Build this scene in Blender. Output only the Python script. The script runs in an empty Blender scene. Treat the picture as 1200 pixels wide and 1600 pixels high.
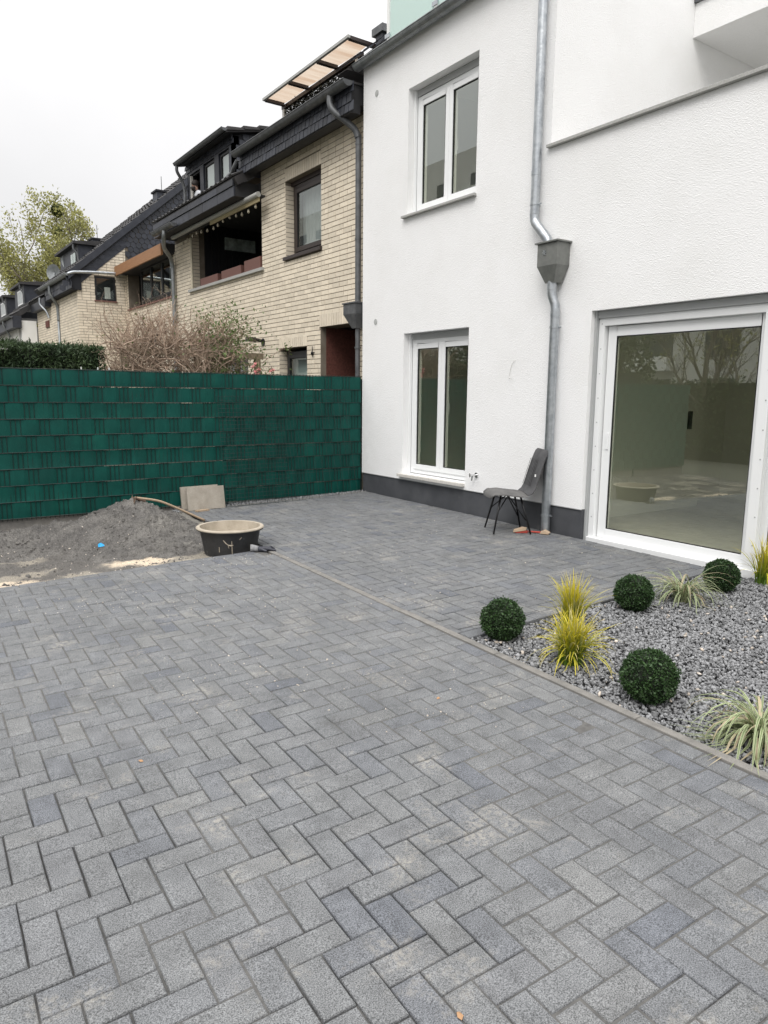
import bpy, bmesh, math, random
import numpy as np
from mathutils import Vector, Matrix, noise, Quaternion
random.seed(7); rng = np.random.default_rng(7)
sc = bpy.context.scene; COL = sc.collection
R = math.radians

# ------------------------------------------------------------------ camera
cd = bpy.data.cameras.new('camera'); cam = bpy.data.objects.new('camera', cd); COL.objects.link(cam)
PITCH, ROLL, YAW = .161815, -.009943, .606732
fw = Vector((math.sin(YAW)*math.cos(PITCH), math.cos(YAW)*math.cos(PITCH), -math.sin(PITCH)))
rt = Vector((math.cos(YAW), -math.sin(YAW), 0)); dn = fw.cross(rt)
r2 = rt*math.cos(ROLL)+dn*math.sin(ROLL); d2 = -rt*math.sin(ROLL)+dn*math.cos(ROLL)
m3 = Matrix((r2, -d2, -fw)).transposed()
cam.matrix_world = Matrix.Translation((0, 0, 1.5961)) @ m3.to_4x4()
cd.sensor_fit = 'HORIZONTAL'; cd.sensor_width = 36; cd.lens = 1131.165/1200*36
cd.clip_start = .05; cd.clip_end = 800
sc.camera = cam

# ------------------------------------------------------------------ sky, sun, exposure
SUN_EL, SUN_AZ = R(50), R(232)     # overcast: a wide soft sun, high, behind the camera and to the left
w = bpy.data.worlds.new('World'); sc.world = w; w.use_nodes = True
nt = w.node_tree; nt.nodes.clear()
def N(nt, t, **k):
    n = nt.nodes.new(t)
    for a, b in k.items():
        if a == 'inp':
            for i, v in b.items(): n.inputs[i].default_value = v
        else: setattr(n, a, b)
    return n
sky = N(nt, 'ShaderNodeTexSky', sky_type='NISHITA', sun_disc=False, sun_elevation=SUN_EL, sun_rotation=SUN_AZ)
skym = N(nt, 'ShaderNodeMix', data_type='RGBA', blend_type='MULTIPLY', inp={0: 1.0, 7: (.1, .1, .1, 1)})
tc = N(nt, 'ShaderNodeTexCoord'); sep = N(nt, 'ShaderNodeSeparateXYZ')
pw = N(nt, 'ShaderNodeMath', operation='POWER', inp={1: 2.5}); mr = N(nt, 'ShaderNodeMapRange', inp={1: 0.0, 2: 1.0, 3: .80, 4: 3.4})
nz = N(nt, 'ShaderNodeTexNoise', inp={'Scale': 2.2, 'Detail': 5.0, 'Roughness': .55})
mr2 = N(nt, 'ShaderNodeMapRange', inp={1: .3, 2: .7, 3: .93, 4: 1.05})
mul = N(nt, 'ShaderNodeMath', operation='MULTIPLY')
colr = N(nt, 'ShaderNodeMix', data_type='RGBA', blend_type='MULTIPLY', inp={0: 1.0, 7: (1.0, .988, .985, 1)})
mix = N(nt, 'ShaderNodeMix', data_type='RGBA', inp={0: .93})
bg = N(nt, 'ShaderNodeBackground'); wo = N(nt, 'ShaderNodeOutputWorld')
L = nt.links.new
L(tc.outputs['Generated'], sep.inputs[0]); L(sep.outputs[2], pw.inputs[0]); L(pw.outputs[0], mr.inputs[0]); L(tc.outputs['Generated'], nz.inputs['Vector'])
L(nz.outputs[0], mr2.inputs[0]); L(mr.outputs[0], mul.inputs[0]); L(mr2.outputs[0], mul.inputs[1])
L(mul.outputs[0], colr.inputs[6]); L(sky.outputs[0], skym.inputs[6])
L(skym.outputs[2], mix.inputs[6]); L(colr.outputs[2], mix.inputs[7]); L(mix.outputs[2], bg.inputs[0]); L(bg.outputs[0], wo.inputs[0])
sd = bpy.data.lights.new('sun', 'SUN'); sd.energy = 1.5; sd.angle = R(28); sd.color = (1, .97, .93)
sun = bpy.data.objects.new('sun', sd); COL.objects.link(sun)
sdir = Vector((math.sin(SUN_AZ)*math.cos(SUN_EL), math.cos(SUN_AZ)*math.cos(SUN_EL), math.sin(SUN_EL)))
sun.rotation_euler = (-sdir).to_track_quat('-Z', 'Y').to_euler()
sc.view_settings.view_transform = 'Standard'; sc.view_settings.look = 'None'
sc.view_settings.exposure = .17; sc.view_settings.gamma = 1; sc.view_settings.use_curve_mapping = False
sc.render.engine = 'CYCLES'
sc.cycles.max_bounces = 8; sc.cycles.transparent_max_bounces = 12; sc.cycles.use_denoising = True

# ------------------------------------------------------------------ helpers
def gz(x, y): return .0248*x + .0070*y
def mat(name, col, rough=.8, col2=None, nscale=8, bump=0, bscale=60, metal=0, var=0, detail=4, spec=.5, bdist=.01, contrast=(.35, .65), stretch=None, attr=None, col3=None, n3=(1.2, .55, .7), speck=None, trans=0):
    m = bpy.data.materials.new(name); m.use_nodes = True; t = m.node_tree; t.nodes.clear(); K = t.links.new
    p = N(t, 'ShaderNodeBsdfPrincipled', inp={'Roughness': rough, 'Metallic': metal, 'Specular IOR Level': spec})
    o = N(t, 'ShaderNodeOutputMaterial'); K(p.outputs[0], o.inputs[0])
    g = N(t, 'ShaderNodeNewGeometry'); c = N(t, 'ShaderNodeTexCoord')
    vec = c.outputs['Object']
    if stretch:
        mp = N(t, 'ShaderNodeMapping', inp={3: stretch}); K(vec, mp.inputs[0]); vec = mp.outputs[0]
    elif var or speck:  # pieces share a mesh: let the grain differ from piece to piece
        vec = g.outputs['Position']
    cur = None
    def rgb(v): return (*v, 1)
    if attr:
        a = N(t, 'ShaderNodeAttribute', attribute_name=attr); cur = a.outputs['Color']
    if col2:
        n = N(t, 'ShaderNodeTexNoise', inp={'Scale': nscale, 'Detail': detail, 'Roughness': .6}); K(vec, n.inputs['Vector'])
        mrr = N(t, 'ShaderNodeMapRange', inp={1: contrast[0], 2: contrast[1]}); K(n.outputs[0], mrr.inputs[0])
        x = N(t, 'ShaderNodeMix', data_type='RGBA', inp={6: rgb(col), 7: rgb(col2)}); K(mrr.outputs[0], x.inputs[0])
        if cur: K(cur, x.inputs[6])
        cur = x.outputs[2]
    if col3:
        n = N(t, 'ShaderNodeTexNoise', inp={'Scale': n3[0], 'Detail': 5, 'Roughness': .65}); K(g.outputs['Position'], n.inputs['Vector'])
        mrr = N(t, 'ShaderNodeMapRange', inp={1: n3[1], 2: n3[2]}); K(n.outputs[0], mrr.inputs[0])
        x = N(t, 'ShaderNodeMix', data_type='RGBA', inp={6: rgb(col), 7: rgb(col3)}); K(mrr.outputs[0], x.inputs[0])
        if cur: K(cur, x.inputs[6])
        cur = x.outputs[2]
    if speck:
        n = N(t, 'ShaderNodeTexNoise', inp={'Scale': speck[0], 'Detail': 2, 'Roughness': .7}); K(vec, n.inputs['Vector'])
        mrr = N(t, 'ShaderNodeMapRange', inp={1: .3, 2: .7, 3: 1-speck[1], 4: 1+speck[1]}); K(n.outputs[0], mrr.inputs[0])
        x = N(t, 'ShaderNodeMix', data_type='RGBA', blend_type='MULTIPLY', inp={0: 1.0, 6: rgb(col)})
        if cur: K(cur, x.inputs[6])
        cb = N(t, 'ShaderNodeCombineColor')
        for i in range(3): K(mrr.outputs[0], cb.inputs[i])
        K(cb.outputs[0], x.inputs[7]); cur = x.outputs[2]
    if var:
        oi = N(t, 'ShaderNodeObjectInfo'); ad = N(t, 'ShaderNodeMath', operation='ADD'); fr = N(t, 'ShaderNodeMath', operation='FRACT')
        K(oi.outputs['Random'], ad.inputs[0]); K(g.outputs['Random Per Island'], ad.inputs[1]); K(ad.outputs[0], fr.inputs[0])
        mrr = N(t, 'ShaderNodeMapRange', inp={1: 0, 2: 1, 3: 1-var, 4: 1+var}); K(fr.outputs[0], mrr.inputs[0])
        x = N(t, 'ShaderNodeMix', data_type='RGBA', blend_type='MULTIPLY', inp={0: 1.0, 6: rgb(col)})
        if cur: K(cur, x.inputs[6])
        cb = N(t, 'ShaderNodeCombineColor')
        for i in range(3): K(mrr.outputs[0], cb.inputs[i])
        K(cb.outputs[0], x.inputs[7]); cur = x.outputs[2]
    if cur: K(cur, p.inputs['Base Color'])
    else: p.inputs['Base Color'].default_value = rgb(col)
    if bump:
        n = N(t, 'ShaderNodeTexNoise', inp={'Scale': bscale, 'Detail': 4, 'Roughness': .6}); K(vec, n.inputs['Vector'])
        b = N(t, 'ShaderNodeBump', inp={'Strength': bump, 'Distance': bdist}); K(n.outputs[0], b.inputs['Height']); K(b.outputs[0], p.inputs['Normal'])
    if trans:
        tr = N(t, 'ShaderNodeBsdfTranslucent'); ms = N(t, 'ShaderNodeMixShader', inp={0: trans})
        if cur: K(cur, tr.inputs[0])
        else: tr.inputs[0].default_value = rgb(col)
        K(p.outputs[0], ms.inputs[1]); K(tr.outputs[0], ms.inputs[2]); K(ms.outputs[0], o.inputs[0])
    return m
def glass_mat(name, tint=(.62, .72, .62), boost=1.0, base=.05, rough=0.0):
    m = bpy.data.materials.new(name); m.use_nodes = True; t = m.node_tree; t.nodes.clear(); K = t.links.new
    o = N(t, 'ShaderNodeOutputMaterial'); tr = N(t, 'ShaderNodeBsdfTransparent', inp={0: (*tint, 1)})
    gl = N(t, 'ShaderNodeBsdfGlossy', inp={'Roughness': rough, 'Color': (.95, 1, .96, 1)})
    g = N(t, 'ShaderNodeNewGeometry'); dt = N(t, 'ShaderNodeVectorMath', operation='DOT_PRODUCT'); K(g.outputs['Normal'], dt.inputs[0]); K(g.outputs['Incoming'], dt.inputs[1])
    ab = N(t, 'ShaderNodeMath', operation='ABSOLUTE'); K(dt.outputs['Value'], ab.inputs[0]); om = N(t, 'ShaderNodeMath', operation='SUBTRACT', inp={0: 1.0}); K(ab.outputs[0], om.inputs[1])
    pw_ = N(t, 'ShaderNodeMath', operation='POWER', inp={1: 4.0}); K(om.outputs[0], pw_.inputs[0]); md = N(t, 'ShaderNodeMath', operation='MULTIPLY_ADD', inp={1: 1-base, 2: base}); ms = N(t, 'ShaderNodeMixShader')
    K(pw_.outputs[0], md.inputs[0]); K(md.outputs[0], ms.inputs[0]); K(tr.outputs[0], ms.inputs[1]); K(gl.outputs[0], ms.inputs[2]); K(ms.outputs[0], o.inputs[0])
    return m

class MB:
    def __init__(s): s.v = []; s.f = []; s.mi = []; s.col = None; s.m = 0
    def face(s, pts):
        b = len(s.v); s.v += [tuple(p) for p in pts]; s.f.append(tuple(range(b, b+len(pts)))); s.mi.append(s.m)
    def raw(s, vs, fs):
        b = len(s.v); s.v += [tuple(p) for p in vs]
        for f in fs: s.f.append(tuple(b+i for i in f)); s.mi.append(s.m)
    def box(s, a, b, bev=0):
        x0, y0, z0 = [min(p, q) for p, q in zip(a, b)]; x1, y1, z1 = [max(p, q) for p, q in zip(a, b)]
        s.raw([(x0,y0,z0),(x1,y0,z0),(x1,y1,z0),(x0,y1,z0),(x0,y0,z1),(x1,y0,z1),(x1,y1,z1),(x0,y1,z1)],
              [(0,3,2,1),(4,5,6,7),(0,1,5,4),(1,2,6,5),(2,3,7,6),(3,0,4,7)])
    def obox(s, c, ax, ay, az):   # centre and three half-axis vectors
        c = Vector(c); ax = Vector(ax); ay = Vector(ay); az = Vector(az)
        vs = [c+ax*i+ay*j+az*k for k in (-1,1) for i, j in ((-1,-1),(1,-1),(1,1),(-1,1))]
        s.raw(vs, [(0,3,2,1),(4,5,6,7),(0,1,5,4),(1,2,6,5),(2,3,7,6),(3,0,4,7)])
    def tube(s, pts, r, n=8, cap=True, half=None):
        pts = [Vector(p) for p in pts]; rs = r if isinstance(r, (list, tuple)) else [r]*len(pts)
        rings = []; up = None
        for i, p in enumerate(pts):
            d = (pts[min(i+1, len(pts)-1)]-pts[max(i-1, 0)]).normalized()
            if up is None:
                up = Vector((0, 0, 1)) if abs(d.z) < .9 else Vector((1, 0, 0))
            a = d.cross(up); a.normalize(); b = a.cross(d); b.normalize(); up = b
            rings.append([p+(a*math.cos(2*math.pi*k/n)+b*math.sin(2*math.pi*k/n))*rs[i] for k in range(n)])
        vs = [q for rg in rings for q in rg]; fs = []
        for i in range(len(pts)-1):
            for k in range(n):
                k2 = (k+1) % n; fs.append((i*n+k, i*n+k2, (i+1)*n+k2, (i+1)*n+k))
        if cap: fs += [tuple(range(n-1, -1, -1)), tuple(range((len(pts)-1)*n, len(pts)*n))]
        s.raw(vs, fs)
    def prism(s, poly, d):  # poly of 3-D points extruded by vector d
        p = [Vector(q) for q in poly]; d = Vector(d); n = len(p)
        s.raw(p+[q+d for q in p], [tuple(range(n-1, -1, -1)), tuple(range(n, 2*n))]+[(i, (i+1) % n, (i+1) % n+n, i+n) for i in range(n)])
    def lathe(s, prof, c=(0, 0, 0), n=32):
        vs = [(c[0]+r*math.cos(2*math.pi*k/n), c[1]+r*math.sin(2*math.pi*k/n), c[2]+z) for r, z in prof for k in range(n)]
        s.raw(vs, [(i*n+k, i*n+(k+1) % n, (i+1)*n+(k+1) % n, (i+1)*n+k) for i in range(len(prof)-1) for k in range(n)])
    def build(s, name, mats, parent=None, smooth=False, kind=None, fixn=True, auto=None, bevel=0):
        me = bpy.data.meshes.new(name); me.from_pydata(s.v, [], s.f)
        for m in (mats if isinstance(mats, (list, tuple)) else [mats]): me.materials.append(m)
        if any(s.mi): me.polygons.foreach_set('material_index', s.mi)
        if s.col is not None:
            ca = me.color_attributes.new('tint', 'FLOAT_COLOR', 'POINT'); ca.data.foreach_set('color', np.array(s.col, dtype=np.float32).ravel())
        if fixn or bevel:
            bm = bmesh.new(); bm.from_mesh(me)
            if bevel:
                bmesh.ops.remove_doubles(bm, verts=bm.verts, dist=1e-5)
                bmesh.ops.bevel(bm, geom=[e for e in bm.edges if len(e.link_faces) == 2 and e.calc_face_angle(0) > .5], offset=bevel, segments=2, affect='EDGES', profile=.6)
            if fixn: bmesh.ops.recalc_face_normals(bm, faces=bm.faces)
            bm.to_mesh(me); bm.free()
        if smooth: me.polygons.foreach_set('use_smooth', [True]*len(me.polygons))
        if auto: me.set_sharp_from_angle(angle=auto)
        o = bpy.data.objects.new(name, me); COL.objects.link(o)
        if parent: o.parent = parent
        if kind: o['kind'] = kind
        return o
def thing(name, label, cat, loc=(0, 0, 0), rotz=0, group=None):
    o = bpy.data.objects.new(name, None); o.empty_display_size = .1; COL.objects.link(o); o.location = loc; o.rotation_euler = (0, 0, rotz)
    o['label'] = label; o['category'] = cat
    if group: o['group'] = group
    return o
def tag(o, label, cat, group=None):
    o['label'] = label; o['category'] = cat
    if group: o['group'] = group
    return o
def struct(name):
    o = bpy.data.objects.new(name, None); COL.objects.link(o); o['kind'] = 'structure'; return o

def wall_cells(mb, u0, u1, z0, z1, holes, P, depth, skip=()):
    """front skin and reveals of a wall with rectangular holes; P(u, z, d) -> point, d = depth into the wall"""
    us = sorted({u0, u1, *[h[0] for h in holes], *[h[1] for h in holes]}); zs = sorted({z0, z1, *[h[2] for h in holes], *[h[3] for h in holes]})
    us = [u for u in us if u0 <= u <= u1]; zs = [z for z in zs if z0 <= z <= z1]
    for a, b in zip(us, us[1:]):
        for c, d in zip(zs, zs[1:]):
            if any(h[0] <= (a+b)/2 <= h[1] and h[2] <= (c+d)/2 <= h[3] for h in holes): continue
            mb.face([P(a, c, 0), P(b, c, 0), P(b, d, 0), P(a, d, 0)]); mb.face([P(a, c, depth), P(b, c, depth), P(b, d, depth), P(a, d, depth)])
    for h in holes+[(u0, u1, z0, z1)]:
        a, b, c, d = h
        for q in (((a, c), (b, c)), ((b, c), (b, d)), ((b, d), (a, d)), ((a, d), (a, c))):
            if q[0][1] == q[1][1] and q[0][1] in skip: continue
            (ua, za), (ub, zb) = q; mb.face([P(ua, za, 0), P(ub, zb, 0), P(ub, zb, depth), P(ua, za, depth)])

# ------------------------------------------------------------------ materials
M_ = {}
def stucco(name, col, dirt):
    m = bpy.data.materials.new(name); m.use_nodes = True; t = m.node_tree; t.nodes.clear(); K = t.links.new
    p = N(t, 'ShaderNodeBsdfPrincipled', inp={'Roughness': .9, 'Specular IOR Level': .2}); o = N(t, 'ShaderNodeOutputMaterial'); K(p.outputs[0], o.inputs[0])
    g = N(t, 'ShaderNodeNewGeometry')
    mp = N(t, 'ShaderNodeMapping', inp={3: (1, .85, 1.1)}); K(g.outputs['Position'], mp.inputs[0])
    v = N(t, 'ShaderNodeTexVoronoi', feature='SMOOTH_F1', inp={'Scale': 112.0, 'Smoothness': .6, 'Randomness': 1.0})
    n0 = N(t, 'ShaderNodeTexNoise', inp={'Scale': 30, 'Detail': 3}); K(mp.outputs[0], n0.inputs['Vector'])
    ad = N(t, 'ShaderNodeMix', data_type='VECTOR', inp={0: .035}); K(mp.outputs[0], ad.inputs[4]); K(n0.outputs['Color'], ad.inputs[5]); K(ad.outputs[1], v.inputs['Vector'])
    n1 = N(t, 'ShaderNodeTexNoise', inp={'Scale': 150, 'Detail': 3, 'Roughness': .6}); K(mp.outputs[0], n1.inputs['Vector'])
    mm = N(t, 'ShaderNodeMath', operation='MULTIPLY_ADD', inp={1: .5}); K(n1.outputs[0], mm.inputs[0]); K(v.outputs['Distance'], mm.inputs[2])
    b = N(t, 'ShaderNodeBump', inp={'Strength': .58, 'Distance': .0055}); K(mm.outputs[0], b.inputs['Height']); K(b.outputs[0], p.inputs['Normal'])
    n2 = N(t, 'ShaderNodeTexNoise', inp={'Scale': 1.1, 'Detail': 6, 'Roughness': .6}); K(g.outputs['Position'], n2.inputs['Vector'])
    mr_ = N(t, 'ShaderNodeMapRange', inp={1: .45, 2: .8}); K(n2.outputs[0], mr_.inputs[0])
    x = N(t, 'ShaderNodeMix', data_type='RGBA', inp={6: (*col, 1), 7: (*dirt, 1)}); K(mr_.outputs[0], x.inputs[0]); K(x.outputs[2], p.inputs['Base Color'])
    return m
M_['stucco'] = stucco('white_stucco', (.845, .845, .843), (.79, .788, .777))
M_['plinth'] = mat('plinth_paint', (.05, .053, .06), .75, (.075, .078, .085), 3, .25, 120, bdist=.004, col3=(.12, .12, .12), n3=(3.2, .62, .8))
def paver_mat():
    m = bpy.data.materials.new('paver_concrete'); m.use_nodes = True; t = m.node_tree; t.nodes.clear(); K = t.links.new
    p = N(t, 'ShaderNodeBsdfPrincipled', inp={'Roughness': .85, 'Specular IOR Level': .3}); o = N(t, 'ShaderNodeOutputMaterial'); K(p.outputs[0], o.inputs[0])
    g = N(t, 'ShaderNodeNewGeometry'); oi = N(t, 'ShaderNodeObjectInfo')
    ad = N(t, 'ShaderNodeMath', operation='ADD'); fr = N(t, 'ShaderNodeMath', operation='FRACT')
    K(oi.outputs['Random'], ad.inputs[0]); K(g.outputs['Random Per Island'], ad.inputs[1]); K(ad.outputs[0], fr.inputs[0])
    cr = N(t, 'ShaderNodeValToRGB'); e = cr.color_ramp.elements
    e[0].position = 0; e[0].color = (.118, .125, .139, 1); e[1].position = 1; e[1].color = (.172, .175, .174, 1)
    for ps, c in ((.06, (.138, .144, .154)), (.25, (.150, .155, .160)), (.6, (.156, .160, .162)), (.85, (.146, .150, .156))):
        q = e.new(ps); q.color = (*c, 1)
    K(fr.outputs[0], cr.inputs[0])
    def noise_(sc_, lo, hi, a, b, det=3):
        n = N(t, 'ShaderNodeTexNoise', inp={'Scale': sc_, 'Detail': det, 'Roughness': .65}); K(g.outputs['Position'], n.inputs['Vector'])
        r = N(t, 'ShaderNodeMapRange', inp={1: lo, 2: hi, 3: a, 4: b}); K(n.outputs[0], r.inputs[0]); return n, r
    def mul_(c, f):
        x = N(t, 'ShaderNodeMix', data_type='RGBA', blend_type='MULTIPLY', inp={0: 1.0}); cb = N(t, 'ShaderNodeCombineColor')
        for i in range(3): K(f, cb.inputs[i])
        K(c, x.inputs[6]); K(cb.outputs[0], x.inputs[7]); return x.outputs[2]
    n1, r1 = noise_(270, .34, .66, .40, 1.62, 2); c = mul_(cr.outputs[0], r1.outputs[0])        # exposed grit
    n2, r2_ = noise_(9, .3, .7, .76, 1.10, 4); c = mul_(c, r2_.outputs[0])                    # cloudy wear
    n3_, r3 = noise_(1.3, .3, .7, .9, 1.1, 3); c = mul_(c, r3.outputs[0])
    n4, r4 = noise_(3.1, .56, .74, 0, .85, 6)                                                 # pale sand and mortar dust left on the stones
    n5, r5 = noise_(55, .42, .6, 0, 1, 3)
    mm = N(t, 'ShaderNodeMath', operation='MULTIPLY'); K(r4.outputs[0], mm.inputs[0]); K(r5.outputs[0], mm.inputs[1])
    x = N(t, 'ShaderNodeMix', data_type='RGBA', inp={7: (.34, .32, .28, 1)}); K(mm.outputs[0], x.inputs[0]); K(c, x.inputs[6])
    n6, r6 = noise_(2.3, .60, .76, 0, .45, 6)                                                  # dark damp smears
    mp = N(t, 'ShaderNodeMapping', inp={1: (7.3, 2.1, 0)}); K(g.outputs['Position'], mp.inputs[0]); K(mp.outputs[0], n6.inputs['Vector'])
    x2 = N(t, 'ShaderNodeMix', data_type='RGBA', inp={7: (.06, .058, .055, 1)}); K(r6.outputs[0], x2.inputs[0]); K(x.outputs[2], x2.inputs[6])
    K(x2.outputs[2], p.inputs['Base Color'])
    b = N(t, 'ShaderNodeBump', inp={'Strength': .8, 'Distance': .0025}); K(n1.outputs[0], b.inputs['Height']); K(b.outputs[0], p.inputs['Normal'])
    return m
M_['paver'] = paver_mat()
M_['joint'] = mat('joint_sand', (.075, .074, .072), 1, (.115, .112, .106), 30, .6, 500, bdist=.003, col3=(.17, .16, .14), n3=(2.6, .6, .75))
M_['joint_dark'] = mat('dark_joint_sand', (.045, .045, .046), 1, (.075, .074, .072), 30, .6, 500, bdist=.003)
M_['kerb'] = mat('kerb_concrete', (.145, .14, .13), .9, (.20, .19, .175), 14, .4, 300, speck=(300, .25), bdist=.003)
M_['brick'] = mat('yellow_brick', (.68, .60, .475), .85, (.75, .67, .545), 20, .4, 130, var=.10, bdist=.003, contrast=(.3, .7))
M_['mortar'] = mat('brick_mortar', (.17, .14, .105), .95, (.22, .19, .15), 6)
M_['redbrick'] = mat('dark_red_brick', (.10, .035, .025), .85, (.16, .055, .04), 30, .5, 60)
M_['slate'] = mat('slate_tile', (.020, .023, .032), .5, (.034, .038, .050), 6, .3, 40, var=.35, bdist=.004)
M_['slate_back'] = mat('slate_underlay', (.010, .011, .015), .8)
M_['tile'] = mat('roof_tile', (.020, .019, .020), .65, (.038, .036, .036), 4, .4, 30, var=.3, bdist=.006)
M_['soffit'] = mat('dark_soffit', (.022, .022, .024), .7)
M_['zinc'] = mat('galvanised_zinc', (.32, .345, .37), .36, (.52, .545, .56), 14, .12, 40, metal=.85, detail=5, contrast=(.3, .7))
M_['zinc_old'] = mat('weathered_zinc', (.085, .09, .095), .5, (.14, .145, .15), 9, .15, 40, metal=.35)
M_['zinc_mid'] = mat('weathered_gutter_zinc', (.20, .215, .22), .45, (.30, .315, .32), 7, .12, 40, metal=.6)
M_['hopper'] = mat('grey_hopper_zinc', (.17, .175, .165), .5, (.22, .225, .21), 12, .1, 60, metal=.4)
M_['pvc'] = mat('white_window_plastic', (.80, .81, .81), .35, spec=.5)
M_['pvc_grey'] = mat('grey_rail', (.38, .39, .39), .5)
M_['sill'] = mat('grey_sill_stone', (.32, .32, .30), .6, (.42, .42, .40), 90)
M_['sill_light'] = mat('pale_sill_stone', (.52, .50, .46), .6, (.64, .62, .58), 60)
M_['rubber'] = mat('black_gasket', (.012, .012, .012), .6)
M_['glass'] = glass_mat('window_glass', (.93, .95, .84), 1, .26)
M_['glass_dark'] = glass_mat('old_window_glass', (.80, .84, .82), 1, .14)
M_['balglass'] = mat('mint_safety_glass', (.74, .86, .82), .15, trans=.5)
M_['room'] = mat('plastered_room', (.82, .82, .76), .9)
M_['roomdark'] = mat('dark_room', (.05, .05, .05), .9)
M_['floorin'] = mat('room_floor', (.50, .48, .43), .5, (.56, .54, .49), 5)
M_['curtain_or_sky_sheet'] = mat('net_curtain_or_sky', (.78, .80, .80), .9, (.6, .63, .64), 30, stretch=(1, 12, .3), trans=.4)
M_['blind'] = mat('grey_green_blind', (.40, .47, .45), .8)
M_['brownframe'] = mat('brown_window_frame', (.030, .020, .017), .45)
M_['blackframe'] = mat('black_window_frame', (.015, .016, .018), .45)
M_['woodorange'] = mat('orange_fascia_board', (.33, .165, .075), .6, (.26, .125, .055), 5, stretch=(8, .6, 8))
M_['fence'] = mat('green_strip', (.001, .062, .049), .6, (.001, .050, .040), 5, .12, 9, bdist=.008, spec=.22, var=.09, stretch=(1, 1, 1), col3=(.003, .082, .058), n3=(1.6, .55, .8))
M_['wire'] = mat('green_wire', (.002, .016, .013), .5)
M_['clip'] = mat('pale_clip', (.6, .62, .6), .6)
M_['soil'] = mat('sandy_soil', (.115, .108, .098), 1, None, 3.5, 1, 34, bdist=.03, attr='tint', speck=(130, .5))
M_['heap'] = mat('grey_sand', (.095, .090, .085), 1, (.16, .152, .14), 4, 1, 30, bdist=.045, speck=(120, .5), col3=(.21, .20, .18), n3=(2.1, .56, .75))
M_['palesand'] = mat('pale_spilled_sand', (.52, .42, .31), 1, (.40, .33, .25), 7, .8, 60, bdist=.01, speck=(200, .3))
M_['gravel'] = mat('basalt_gravel', (.165, .168, .173), .8, (.24, .243, .248), 40, .5, 200, var=.5, bdist=.003)
M_['gravel_dark'] = mat('gravel_bed_base', (.03, .03, .032), 1)
M_['gravel_pale'] = mat('pale_pebble', (.55, .50, .44), .8, (.42, .36, .30), 20, var=.25)
M_['tub'] = mat('black_tub_rubber', (.018, .019, .021), .6, (.035, .036, .038), 7, .2, 30, col3=(.22, .215, .2), n3=(9, .66, .78))
M_['mortar_dry'] = mat('dried_mortar', (.42, .37, .30), .95, (.32, .28, .22), 10, .7, 60, bdist=.006)
M_['fabric'] = mat('grey_chair_fabric', (.055, .055, .058), .9, (.08, .08, .082), 12, .5, 300, bdist=.002)
M_['seatfab'] = mat('faded_seat_fabric', (.085, .084, .083), .9, (.135, .132, .128), 7, .5, 300, bdist=.002)
M_['blackmetal'] = mat('black_steel', (.012, .012, .013), .4, metal=.3)
M_['wood'] = mat('worn_wood', (.42, .32, .22), .75, (.30, .22, .15), 6, .3, 60, stretch=(3, 3, 30))
M_['rust'] = mat('rusty_steel', (.10, .07, .055), .7, (.16, .10, .06), 20, metal=.3)
M_['slab'] = mat('sandstone_slab', (.30, .27, .225), .9, (.37, .335, .285), 9, .4, 150, speck=(240, .25), bdist=.003)
M_['red'] = mat('red_plastic', (.50, .06, .04), .5, (.36, .05, .035), 20)
M_['bristle'] = mat('pale_bristles', (.48, .36, .25), .9)
M_['blue'] = mat('bright_blue_plastic', (.01, .30, .62), .4)
M_['glove'] = mat('dark_rubber_glove', (.016, .018, .028), .55, (.04, .042, .055), 20)
M_['cuff'] = mat('grey_glove_cuff', (.20, .20, .21), .9, (.3, .3, .3), 30)
M_['chrome'] = mat('chrome', (.7, .7, .7), .15, metal=1)
M_['capgrey'] = mat('grey_wall_cap', (.42, .43, .42), .6)
M_['cable'] = mat('white_cable', (.6, .6, .58), .5)
M_['boxleaf'] = mat('box_leaf', (.042, .085, .026), .5, (.022, .048, .016), 14, var=.55, spec=.35, trans=.15)
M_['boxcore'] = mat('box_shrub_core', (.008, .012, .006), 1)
M_['grassblade'] = mat('grass_blade', (.3, .3, .05), .55, attr='tint', var=.16, trans=.3)
M_['hedge'] = mat('hedge_needle', (.022, .045, .016), .7, (.045, .075, .025), 3, var=.45, trans=.15)
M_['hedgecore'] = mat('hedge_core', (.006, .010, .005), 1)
M_['twig'] = mat('bare_twig', (.40, .30, .225), .85, (.27, .20, .15), 12, var=.3)
M_['beam'] = mat('old_timber', (.20, .16, .11), .85, (.27, .22, .15), 8)
M_['leafgreen'] = mat('young_green_leaf', (.13, .19, .06), .6, (.09, .14, .04), 5, var=.3, trans=.35)
M_['leafspring'] = mat('spring_poplar_leaf', (.36, .35, .12), .6, (.26, .26, .09), .6, var=.35, trans=.35)
M_['bark'] = mat('grey_bark', (.13, .11, .09), .9, (.2, .17, .14), 3)
M_['mistletoe'] = mat('mistletoe', (.10, .12, .025), .8, (.06, .075, .02), 3, var=.3)
M_['petal'] = mat('pink_petal', (.72, .30, .30), .6, var=.2, trans=.3)
M_['canopy'] = mat('amber_canopy_sheet', (.50, .37, .27), .45, (.66, .57, .47), 1.6, stretch=(.4, 3, 1), trans=.55)
M_['white'] = mat('white_paint', (.78, .78, .76), .5)
M_['cream'] = mat('cream_fabric', (.55, .50, .38), .8)
M_['valance'] = mat('yellow_valance', (.36, .30, .17), .85)
M_['planter'] = mat('red_brown_planter', (.16, .075, .06), .6)
M_['picture'] = mat('grey_green_picture', (.62, .72, .68), .5, (.30, .36, .34), 7)
M_['bulb'] = mat('frosted_bulb', (.42, .38, .29), .3)
M_['skin'] = mat('skin', (.40, .25, .19), .6)
M_['hair'] = mat('dark_hair', (.02, .014, .011), .7)
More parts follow.
